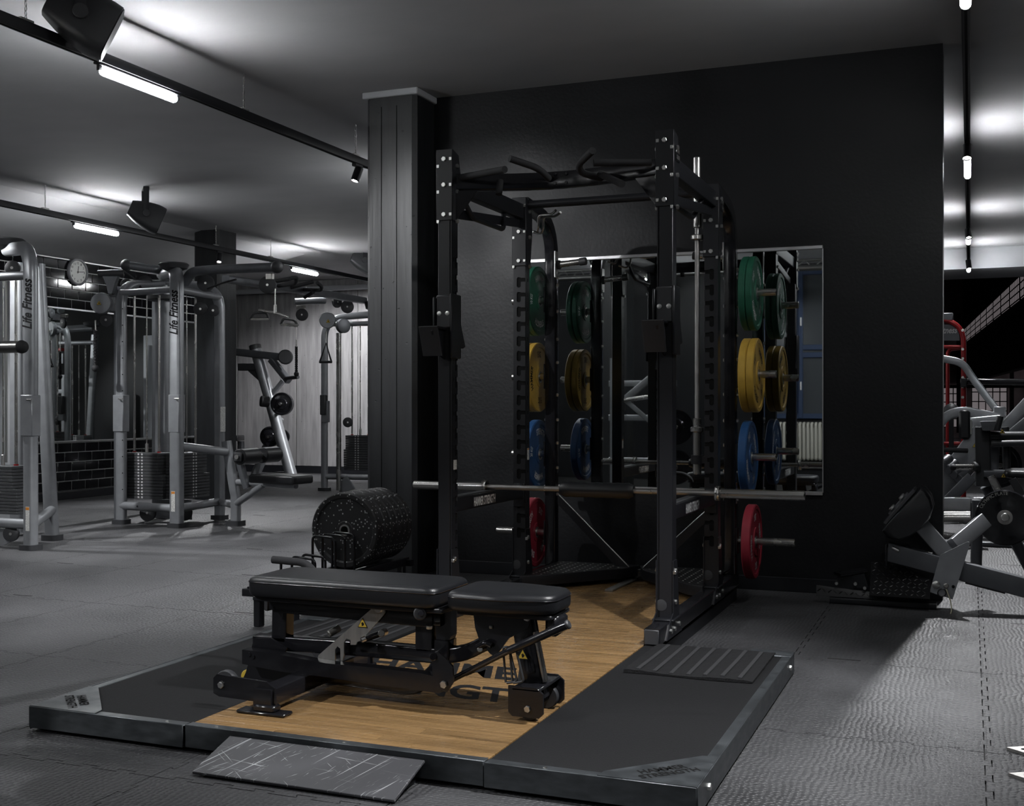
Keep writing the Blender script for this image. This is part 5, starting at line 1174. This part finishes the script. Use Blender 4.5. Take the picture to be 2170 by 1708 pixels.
# ================================================================ CLOCK
ck = thing('wall_clock', 'round white wall clock with grey rim on the black tiles', 'clock', (XT + 0.02, 11.76, 2.75))
cc = V((XT + 0.012, 11.76, 2.91)); CLK = mat('clock face', (0.86, 0.86, 0.83), 0.5); RIM = mat('grey clock rim', (0.20, 0.20, 0.215), 0.4)
MB().lathe(cc, (1, 0, 0), [(0.15, 0), (0.175, 0.004), (0.178, 0.030), (0.170, 0.042), (0.150, 0.038), (0.146, 0.028)], 40, cap=False).build('clock_rim', RIM, ck)
MB().lathe(cc + V((0.01, 0, 0)), (1, 0, 0), [(0.150, 0), (0.150, 0.014)], 40).build('clock_face', CLK, ck)
GP = mat('grey clock numerals', (0.22, 0.22, 0.22), 0.6); b = MB()
for h in range(1, 13):
    a = h * pi / 6; put_text(b, str(h), cc + V((0.0255, 0.115 * sin(a), 0.115 * cos(a))), (0, 1, 0), (0, 0, 1), 0.022 if h < 10 else 0.034, 0.030)
b.build('numerals', GP, ck, smooth=0)
for a, L, w_ in ((0.12, 0.075, 0.008), (1.47, 0.105, 0.006)):
    MB().sweep([cc + V((0.027, -sin(a) * 0.02, -cos(a) * 0.02)), cc + V((0.027, sin(a) * L, cos(a) * L))], rrect(w_, 0.002, 0.0005), up=(1, 0, 0)).build('clock_hand', DARKP, ck)
MB().lathe(cc + V((0.026, 0, 0)), (1, 0, 0), [(0.008, 0), (0.008, 0.004)], 12).build('hand_boss', DARKP, ck)

# ================================================================ CEILING SPEAKERS
def speaker(c, aim, label, s=1.0):
    c = V(c); d = V(aim).normalized(); sd = d.cross(V((0, 0, 1))).normalized(); u = sd.cross(d)
    t = thing('ceiling_speaker', label, 'speaker', tuple(c + V((0, 0, 0.14 * s))), 'black speakers on the ceiling')
    prof = rrect(0.20 * s, 0.26 * s, 0.05 * s, 4); b = MB()
    # body tapering towards the back, wide rounded front
    pts = [c - d * (0.15 * s) + d * (0.30 * s * k / 8) for k in range(9)]
    sc = [0.52, 0.64, 0.75, 0.84, 0.91, 0.96, 1.0, 1.0, 0.97]
    b.sweep(pts, prof, up=tuple(u), scale=sc); b.build('speaker_body', PLAST, t, smooth=50)
    MB().sweep([c + d * 0.150 * s, c + d * 0.156 * s], rrect(0.185 * s, 0.245 * s, 0.05 * s, 4), up=tuple(u)).build('grille', BLK, t)
    for q in (-1, 1):
        MB().cyl(c + sd * q * 0.095 * s, c + sd * q * 0.118 * s, 0.035 * s, 18, 0.004).build('pivot_cap', PLAST, t)
        MB().sweep([c + sd * q * 0.113 * s, c + sd * q * 0.113 * s + V((0, 0, ZC - c.z - 0.008))], rrect(0.05 * s, 0.006, 0.002), up=tuple(sd)).build('bracket_arm', BLK, t)
    MB().bar(c * 1 + V((0, 0, ZC - 0.005 - c.z)) - sd * 0.116 * s, c + V((0, 0, ZC - 0.005 - c.z)) + sd * 0.116 * s, 0.05 * s, 0.008, 0.002).build('bracket_bridge', BLK, t)
speaker(at(170, 38, 4.85), (0.72, 0.66, -0.45), 'large black speaker hung from the ceiling at the upper left', 1.15)
speaker(at(308, 455, 9.6), (0.70, 0.66, -0.4), 'black speaker on the ceiling above the far left track', 1.1)
speaker(at(770, 553, 14.9), (0.75, 0.6, -0.4), 'black ceiling speaker half hidden behind the black pillar', 1.2)

# ================================================================ RIGHT SIDE: GLUTE HAM BENCH
YG = 7.22
gh = thing('glute_ham_bench', 'grey glute ham bench with black half round pads by the black wall end', 'weight bench', (0.0, YG, 0))
G = lambda x, y, Y=YG: at(x, y, Y)
TREAD = mat('black tread plate', (0.012, 0.012, 0.013), 0.4, 0.3)
MB().sweep([G(1880, 1168), G(2185, 1248)], rrect(0.075, 0.11, 0.006)).build('slide_beam', SILVD, gh)
MB().sweep([G(1884, 1152), G(2130, 1223)], rrect(0.055, 0.022, 0.004)).build('slide_track', BLKG, gh)
MB().sweep([G(2046, 1232), G(2130, 1254)], rrect(0.05, 0.02, 0.003)).build('toothed_rack', BLK, gh)
MB().box(G(1879, 1176), (0.012, 0.09, 0.125), bev=0.003).build('beam_cap', BLK, gh)
MB().tube(fillet([G(1889, 1166), G(1889, 1153), G(1928, 1155), G(1930, 1170)], 0.02), 0.006, 8).build('pull_handle', BLK, gh)
MB().cyl(G(1932, 1171), G(1976, 1172), 0.008, 10).build('release_rod', STEEL, gh); MB().cyl(G(1890, 1160, YG - 0.03), G(1905, 1167, YG - 0.03), 0.014, 10).build('track_end', STEEL, gh)
gp = MB().prism([G(x, y, YG - 0.07) for x, y in ((1992, 1176), (2050, 1148), (2055, 1149), (2055, 1154), (2019, 1270), (1970, 1254))], (0, 1, 0), 0.012).build('side_plate', SILV, gh, smooth=0)
MB().prism([G(x, y, YG + 0.07) for x, y in ((1992, 1176), (2050, 1148), (2055, 1154), (2019, 1270), (1970, 1254))], (0, 1, 0), 0.012).build('side_plate', SILV, gh, smooth=0)
for (x, y, r, m) in ((1984, 1239, 0.022, STEEL), (2005, 1241, 0.015, GREYM), (2020, 1243, 0.009, SLOT)): MB().lathe(G(x, y, YG - 0.076), (0, -1, 0), [(r, 0), (r, 0.008), (r * 0.7, 0.012)], 18).build('plate_bolt', m, gp)
MB().sweep([G(1996 + 9 * cos(t), 1256 + 8 * sin(t), YG - 0.085) for t in [k * pi / 6 for k in range(13)]], circ(0.004, 6), cap=False).build('pin_ring', BLK, gp)
co = MB().tube(fillet([G(2005, 1248, YG - 0.09), G(2013, 1268, YG - 0.10), G(2018, 1295, YG - 0.12), G(2005, 1318, YG - 0.2), G(1984, 1329, YG - 0.25)], 0.05), 0.0035, 6).build('pin_cord', mat('pale cord', (0.45, 0.42, 0.30), 0.6), gp)
MB().sweep([G(1950, 1110, YG), G(2005, 1172, YG)], rrect(0.09, 0.055, 0.006), up=(0, 1, 0)).build('pad_strut', SILV, gh)
MB().sweep([G(2018, 1160, YG), G(2082, 1106, YG + 0.3)], rrect(0.09, 0.075, 0.006), up=(0, 1, 0)).build('rear_strut', SILV, gh)
out = [(1873, 1120), (1880, 1108), (1953, 1030), (1962, 1034), (1974, 1050), (1979, 1072), (1972, 1094), (1955, 1114), (1930, 1132), (1905, 1140), (1885, 1135)]
for k, (Y0, Y1) in enumerate(((YG - 0.17, YG - 0.015), (YG + 0.015, YG + 0.17))):
    base = [G(x, y, YG) for x, y in out]; cen = sum(base, V((0, 0, 0))) / len(base); n = len(base); vs = []; fs = []
    lay = [(Y0, 0.90), (Y0 + 0.012, 0.97), (Y0 + 0.03, 1.0), (Y1 - 0.03, 1.0), (Y1 - 0.012, 0.97), (Y1, 0.90)]
    for Y, s in lay:
        for p in base: q = cen + (p - cen) * s; vs.append(V((q.x, Y, q.z)))
    for i in range(len(lay) - 1):
        for j in range(n): fs.append([i * n + j, i * n + (j + 1) % n, (i + 1) * n + (j + 1) % n, (i + 1) * n + j])
    fs += [list(range(n))[::-1], [(len(lay) - 1) * n + j for j in range(n)]]
    MB().add(vs, fs).build('half_round_pad', VINYL, gh, smooth=45)
fl = V((G(1953, 1030).x - G(1873, 1120).x, 0, G(1953, 1030).z - G(1873, 1120).z)).normalized(); nu = V((-fl.z, 0, fl.x))
c0 = G(1913, 1074); Rm = Matrix((fl, V((0, 1, 0)), nu)).transposed()
MB().box(c0 + nu * 0.014, (0.26, 0.30, 0.022), rot=Rm, bev=0.004).build('pad_board', PLAST, gh); MB().box(c0 + nu * 0.03, (0.16, 0.12, 0.016), rot=Rm, bev=0.003).build('pad_bracket', SILVD, gh)
for a in (-0.04, 0.045):
    for y in (-0.06, 0.02): MB().lathe(c0 + nu * 0.036 + fl * a + V((0, y, 0)), nu, [(0.018, 0), (0.018, 0.012), (0.012, 0.016)], 12).build('pad_bolt', STEEL, gh)
# tread plates on the floor end
def tread(poly, nm, th=0.006):
    P = [V(p) for p in poly]; n = (P[1] - P[0]).cross(P[-1] - P[0]).normalized()
    if n.y > 0 or n.z < -0.5: n = -n
    o = MB().prism(P, n, th).build(nm, TREAD, gh, smooth=0)
    u = (P[1] - P[0]).normalized(); v = n.cross(u); b = MB(); c = sum(P, V((0, 0, 0))) / len(P)
    L = max((p - c).length for p in P)
    def inside(q):
        s = None
        for i in range(len(P)):
            d = (P[(i + 1) % len(P)] - P[i]).cross(q - P[i]).dot(n)
            if s is None: s = d > 0
            elif (d > 0) != s: return False
        return True
    for i in range(-14, 15):
        for j in range(-14, 15):
            q = c + u * (i * 0.032) + v * (j * 0.032); w_ = (u + v if (i + j) % 2 else u - v).normalized()
            if inside(q + w_ * 0.016) and inside(q - w_ * 0.016): b.sweep([q - w_ * 0.012 + n * th / 2, q + n * (th / 2 + 0.002), q + w_ * 0.012 + n * th / 2], circ(0.004, 5))
    b.build('tread_bar', TREAD, o, kind='stuff')
tread([G(1843, 1262, YG - 0.10), G(1970, 1270, YG - 0.16), G(1972, 1228, YG - 0.02), G(1900, 1194, YG + 0.14), G(1846, 1192, YG + 0.14)], 'foot_plate')
tread([G(1730, 1240, YG - 0.02), G(1858, 1256, YG - 0.02), G(1858, 1270, YG - 0.04), G(1730, 1262, YG - 0.04)], 'heel_plate')
MB().prism([G(x, y, YG + 0.06) for x, y in ((1776, 1220), (1834, 1212), (1842, 1240), (1780, 1248))], (0, 1, 0), 0.16).build('ankle_block', BLK, gh, smooth=0)
MB().sweep([G(1775, 1217, YG - 0.03), G(1830, 1208, YG + 0.06)], rrect(0.10, 0.018, 0.004)).build('ankle_plate', BLKG, gh)
for x, y in ((1813, 1237), (1833, 1246), (1773, 1236)): MB().hexb(G(x, y, YG - 0.03), (0, -1, 0), 0.012, 0.014).build('bolt', STEEL, gh)
MB().sweep([(G(1760, 1262).x, YG, 0.02), (G(1985, 1262).x, YG, 0.02)], rrect(0.10, 0.035, 0.006)).build('base_beam', BLK, gh)
# ---------------------------------------------------------------- curl machine with discs
YK = 8.6
km = thing('curl_machine', 'dark plate loaded curl machine with black weight discs at the right edge', 'weight machine', (0.05, YK, 0))
K = lambda x, y, Y=YK: at(x, y, Y)
MB().sweep([K(2072, 1060), (K(2068, 1180).x, YK, 0.03)], rrect(0.075, 0.075, 0.025, 4), up=(0, 1, 0)).build('front_post', SILVD, km)
MB().box((K(2070, 1190).x, YK, 0.035), (0.14, 0.13, 0.07), bev=0.012).build('post_foot', PLAST, km)
MB().sweep([K(2090, 1030, YK + 0.1), (K(2190, 1180).x, YK + 0.2, 0.03)], rrect(0.08, 0.08, 0.02), up=(0, 1, 0)).build('rear_post', SILVD, km)
for k in range(3):
    MB().lathe(K(2130, 1096, YK - 0.25 + k * 0.055), (-0.12, -1, 0), [(0.026, 0.006), (0.10, 0.006), (0.145, 0.012), (0.150, 0.0), (0.178, 0.0), (0.184, 0.006), (0.184, 0.040), (0.178, 0.046), (0.026, 0.046)], 40, cap=False).build('weight_disc', BLKG, km, smooth=30)
b = MB(); arc_text(b, 'OLYMPIC PLATE', K(2130, 1096, YK - 0.25) + V((0.0, -0.0475, 0)) + V((0, 0, 0)), (-0.12, -1, 0), (0, 0, 1), 0.163, 0.55, 1.3, 0.024); b.build('disc_lettering', GREYM, km, smooth=0)
MB().cyl(K(2130, 1096, YK - 0.05), K(2130, 1096, YK - 0.38), 0.026, 20, 0.004).build('disc_horn', CHROME, km); MB().lathe(K(2130, 1096, YK - 0.30), (-0.12, -1, 0), [(0.026, 0), (0.048, 0.002), (0.048, 0.014), (0.026, 0.016)], 24).build('horn_collar', GREYM, km)
MB().sweep([K(2098, 925, YK), K(2220, 925, YK + 0.05)], rrect(0.09, 0.07, 0.03, 4)).build('arm_pad', VINYL, km); MB().sweep([K(2100, 940, YK - 0.02), K(2220, 938, YK)], rrect(0.08, 0.045, 0.02, 4)).build('arm_pad_board', PLAST, km)
MB().sweep([K(2082, 905, YK + 0.05), K(2084, 1030, YK + 0.05)], rrect(0.10, 0.08, 0.012), up=(0, 1, 0)).build('main_column', PLAST, km)
MB().sweep([K(2108, 945, YK + 0.15), K(2106, 1000, YK + 0.15)], rrect(0.06, 0.06, 0.01), up=(0, 1, 0)).build('pad_post', SILVD, km)
MB().cyl(K(2022, 990, YK - 0.1), K(2068, 990, YK), 0.020, 16, 0.003).build('side_horn', CHROME, km); MB().ball(K(2020, 990, YK - 0.1), 0.024, 14, 8).build('horn_end', RUB, km); MB().cyl(K(2062, 989, YK - 0.02), K(2074, 989, YK), 0.034, 16, 0.004).build('horn_base', PLAST, km)
MB().prism([K(x, y, YK - 0.05) for x, y in ((2077, 893), (2118, 892), (2110, 912), (2082, 912))], (0, 1, 0), 0.12).build('guard_plate', SILVD, km, smooth=0)
MB().sweep([K(2120, 882, YK - 0.1), K(2112, 912, YK - 0.1)], circ(0.022, 14)).build('stop_post', PLAST, km)
MB().sweep([K(2130, 905, YK + 0.1), K(2134, 1000, YK + 0.1)], rrect(0.06, 0.05, 0.02)).build('arm_link', PLAST, km)
MB().sweep([K(2085, 1003, YK), K(2200, 1005, YK)], rrect(0.08, 0.05, 0.01)).build('seat_beam', SILVD, km)
cushion('seat_pad', [(K(2128, 1000).x, YK - 0.2), (K(2230, 1000).x, YK - 0.2), (K(2230, 1000).x, YK + 0.15), (K(2128, 1000).x, YK + 0.15)], K(2140, 1010).z, K(2140, 994).z, km, seam=False)
MB().sweep([K(2100, 1008, YK - 0.15), K(2118, 1045, YK - 0.15)], rrect(0.05, 0.05, 0.006)).build('cable_guide', CHROME, km); MB().sweep([K(2145, 1015, YK - 0.2), K(2165, 1050, YK - 0.2)], rrect(0.04, 0.05, 0.006)).build('seat_strut', PLAST, km)
warn(km, K(2126, 1007, YK - 0.08) + V((0, -0.05, 0)), (1, 0, 0), (0, 0, 1), 0.035); warn(km, K(2124, 914, YK - 0.12), (1, 0, 0), (0, 0, 1), 0.035)
cushion('knee_pad', [(K(2056, 1080).x, YK + 0.25), (K(2084, 1080).x, YK + 0.25), (K(2084, 1080).x, YK + 0.5), (K(2056, 1080).x, YK + 0.5)], K(2070, 1100, YK + 0.3).z, K(2070, 1060, YK + 0.3).z, km, seam=False)
# ---------------------------------------------------------------- leg press behind
YL = 11.6
lp = thing('leg_press', 'large grey angled leg press behind the curl machine on the right', 'weight machine', (0.2, YL, 0))
Lp = lambda x, y, Y=YL: at(x, y, Y)
MB().sweep([Lp(1960, 1075), Lp(2085, 912)], rrect(0.11, 0.19, 0.01)).build('main_rail', SILV, lp); warn(lp, Lp(2067, 943, YL - 0.07), (1, 0, 0), (0, 0, 1), 0.055)
MB().sweep([Lp(1975, 1095, YL - 0.3), Lp(2060, 1010, YL - 0.3)], rrect(0.09, 0.10, 0.01)).build('side_rail', SILVD, lp)
MB().sweep([Lp(1980, 1065, YL + 0.2), Lp(2050, 985, YL + 0.2)], circ(0.045, 14)).build('guide_shaft', CHROME, lp); MB().sweep([Lp(1980, 1080, YL), Lp(2045, 1000, YL)], circ(0.05, 14)).build('guide_shaft', CHROME, lp)
MB().sweep(fillet([Lp(1965, 935, YL + 0.3), Lp(2005, 880, YL + 0.3), Lp(2040, 870, YL + 0.3), Lp(2120, 886, YL + 0.3)], 0.35), rrect(0.09, 0.11, 0.015), up=(0, 1, 0)).build('back_arch', SILV, lp)
MB().sweep([Lp(2045, 900, YL + 0.1), Lp(2120, 893, YL + 0.1)], rrect(0.10, 0.12, 0.012)).build('cross_head', SILV, lp)
MB().box(Lp(2044, 900, YL - 0.05), (0.10, 0.10, 0.27), bev=0.02).build('head_rest', VINYL, lp); MB().box(Lp(2054, 905, YL - 0.05), (0.05, 0.06, 0.14), bev=0.006).build('rest_bracket', STEEL, lp)
MB().sweep(fillet([Lp(1985, 758, YL + 0.5), Lp(2040, 768, YL + 0.5), Lp(2060, 800, YL + 0.5), Lp(2117, 875, YL + 0.4)], 0.2), rrect(0.07, 0.05, 0.012), up=(0, 1, 0)).build('lever_arm', SILV, lp)
MB().box(Lp(2118, 884, YL + 0.3), (0.11, 0.10, 0.20), bev=0.01).build('pivot_block', SILV, lp)
MB().sweep([Lp(2125, 912, YL + 0.2), Lp(2230, 800, YL + 0.2)], rrect(0.12, 0.12, 0.03, 4)).build('carriage_beam', SILV, lp); MB().sweep([Lp(2140, 925, YL), Lp(2230, 850, YL)], rrect(0.10, 0.10, 0.02)).build('carriage_beam', SILVD, lp)
MB().sweep([Lp(2060, 1005, YL + 0.1), Lp(2110, 1045, YL + 0.1)], rrect(0.09, 0.12, 0.01)).build('foot_brace', SILV, lp)
MB().sweep([Lp(1950, 1068, YL - 0.6), Lp(2190, 1068, YL - 0.6)], rrect(0.09, 0.12, 0.01)).build('base_beam', SILV, lp); MB().sweep([Lp(1950, 1097, YL - 1.0), Lp(2090, 1097, YL - 1.0)], circ(0.055, 16)).build('base_tube', CHROME, lp)
MB().sweep([(Lp(1960, 1110).x, YL - 1.0, 0.02), (Lp(2190, 1110).x, YL - 1.0, 0.02)], rrect(0.12, 0.035, 0.006)).build('floor_rail', SILVD, lp)
MB().cyl(Lp(1990, 953, YL - 0.2), Lp(2050, 955, YL - 0.1), 0.022, 14).build('hand_grip', FOAM, lp)
for k in range(4): MB().cyl(Lp(1995 + k * 12, 985 + k * 10, YL - 0.2), Lp(2012 + k * 12, 972 + k * 10, YL - 0.1), 0.05, 14, 0.005).build('rail_roller', SILVD, lp)
blackplate(lp, Lp(2110, 985, YL + 0.5), 0.22, 2)
# ---------------------------------------------------------------- red framed machine
YX = 14.0
rm = thing('red_machine', 'red framed strength machine with grey name panel behind the black wall end', 'weight machine', (at(2000, 900, YX).x, YX, 0), 'red framed machines')
Xr = lambda x, y, Y=YX: at(x, y, Y)
MB().sweep(fillet([Xr(1930, 677), Xr(2042, 677), (Xr(2042, 900).x, YX, 0.03)], 0.35, 8), rrect(0.055, 0.10, 0.02, 4), up=(0, 1, 0)).build('arched_frame', REDP, rm)
MB().tube([Xr(1950, 735), Xr(2036, 735)], 0.022, 10).build('cross_tube', REDP, rm); MB().tube(fillet([Xr(2036, 738, YX + 0.1), Xr(2008, 740, YX + 0.1), (Xr(2008, 900).x, YX + 0.1, 0.5)], 0.1), 0.022, 10).build('inner_tube', REDP, rm); MB().tube([Xr(1960, 940), Xr(2036, 940)], 0.022, 10).build('cross_tube', REDP, rm)
np_ = MB().prism([Xr(x, y, YX + 0.02) for x, y in ((1930, 688), (2020, 688), (2032, 700), (2034, 722), (1930, 722))], (0, 1, 0), 0.02).build('name_panel', SILVD, rm, smooth=0)
b = MB(); put_text(b, 'Life Fitness', Xr(1996, 700, YX + 0.006), (1, 0, 0), (0, 0, 1), 0.33, 0.075, 0.3); b.build('panel_lettering', WHITE, np_, smooth=0)
bt = MB()
for y in (700, 740, 760, 778, 800, 820, 842, 865): MB().hexb(Xr(2040, y, YX - 0.056), (0, -1, 0), 0.018, 0.014).build('bolt', STEEL, rm)
MB().box(Xr(1995, 672, YX), (0.25, 0.10, 0.09), bev=0.01).build('top_motor', SILVD, rm)
MB().cyl(Xr(2048, 808, YX - 0.1), Xr(2190, 810, YX - 0.2), 0.035, 16).build('side_bar', BLKG, rm); MB().box(Xr(2042, 811, YX - 0.1), (0.07, 0.10, 0.10), bev=0.008).build('bar_clamp', BLK, rm)
r2 = dup(rm, (-5.9, 2.0, 0), 'red framed strength machine reflected in the tiled wall mirror')
bl = thing('medicine_ball', 'dark grey medicine ball with orange spot behind the leg press', 'ball', tuple(at(2016, 888, 13.2)))
MB().ball(at(2016, 872, 13.2), 0.085, 24, 14).build('ball_shell', PLAST, bl); MB().lathe(at(2018, 874, 13.2) + V((0.0, -0.072, 0)), (0.05, -1, -0.1), [(0.042, 0), (0.034, 0.008), (0.001, 0.013)], 18).build('ball_spot', ORAN, bl)
MB().sweep([at(2016, 888, 13.2), V((at(2016, 900, 13.2).x, 13.2, 0.0))], rrect(0.05, 0.05, 0.005), up=(0, 1, 0)).build('ball_stand', BLK, bl)
# ---------------------------------------------------------------- steel feet at the right edge
ft = thing('machine_base', 'pale steel foot plates with bolt holes at the lower right edge', 'machine base', tuple(atz(2165, 1620)))
for k, (px, py) in enumerate(((2133, 1590), (2137, 1645))):
    p = atz(px, py)
    o = MB().prism([p + V(q) for q in ((0, 0, 0.006), (0.055, 0.035, 0.006), (0.30, 0.035, 0.006), (0.30, -0.055, 0.006), (0.06, -0.050, 0.006))], (0, 0, 1), 0.010).build('foot_plate', GREYM, ft, smooth=0)
    MB().lathe(p + V((0.055, -0.005, 0.0112)), (0, 0, 1), [(0.010, 0), (0.010, 0.0006)], 14).build('bolt_hole', SLOT, o)
p = atz(2133, 1590)
MB().box(p + V((0.22, -0.10, 0.30)), (0.06, 0.36, 0.60), bev=0.008).build('upright', SILV, ft)

# ---------------------------------------------------------------- plate loaded row machine behind the camera (mirror only)
rw = thing('row_machine', 'silver plate loaded machine reflected in the long mirror', 'weight machine', (-3.6, 2.2, 0))
for x, y in ((-3.9, 2.0), (-3.2, 2.0), (-3.9, 2.7)): MB().sweep([(x, y, 0.02), (x, y, 1.75)], rrect(0.07, 0.07, 0.008), up=(0, 1, 0)).build('post', SILV, rw)
for z in (0.55, 1.05, 1.45): MB().sweep([(-3.95, 2.0, z), (-3.15, 2.0, z)], rrect(0.06, 0.07, 0.008)).build('cross_beam', SILV, rw)
MB().sweep([(-3.75, 2.1, 1.25), (-3.3, 2.05, 1.62)], rrect(0.07, 0.08, 0.01)).build('lever_arm', SILV, rw); MB().sweep([(-3.72, 2.1, 1.25), (-3.3, 2.1, 0.9)], rrect(0.05, 0.05, 0.01)).build('lever_link', SILV, rw)
MB().cyl((-3.75, 2.15, 1.25), (-3.35, 2.25, 1.3), 0.025, 14).build('plate_horn', CHROME, rw)
MB().sweep([(-3.95, 2.0, 0.04), (-3.95, 3.0, 0.04)], rrect(0.07, 0.07, 0.008)).build('base_beam', SILV, rw); MB().sweep([(-3.15, 2.0, 0.04), (-3.15, 3.0, 0.04)], rrect(0.07, 0.07, 0.008)).build('base_beam', SILV, rw)
for z in (0.95, 0.5): blackplate(rw, (-3.1, 2.25, z), 0.2, 1, (0.3, 1, 0))
ts = thing('ceiling_truss', 'steel lattice truss tube near the ceiling, seen in the mirror', 'truss', (-1, -0.6, 3.1))
for y, z in ((-0.6, 3.12), (-0.45, 3.0)): MB().tube([(-6, y, z), (4, y, z)], 0.04 if z < 3.1 else 0.02, 14).build('truss_chord', STEEL, ts)
zz = [(-6 + k * 0.12, -0.6 if k % 2 else -0.45, 3.12 if k % 2 else 3.0) for k in range(83)]
MB().tube(zz, 0.009, 6).build('truss_lacing', STEEL, ts)
for x in (-5.5, -1, 3.5): MB().tube([(x, -0.6, 3.12), (x, -0.6, ZC)], 0.012, 8).build('truss_hanger', STEEL, ts)

dup(rw, (-2.3, 14.4, 0), 'silver plate loaded machine behind the black wall, seen in the tiled wall mirror')
dup(t1, (0.75, 8.3, 0), 'silver cable tower behind the black wall, seen in the tiled wall mirror')
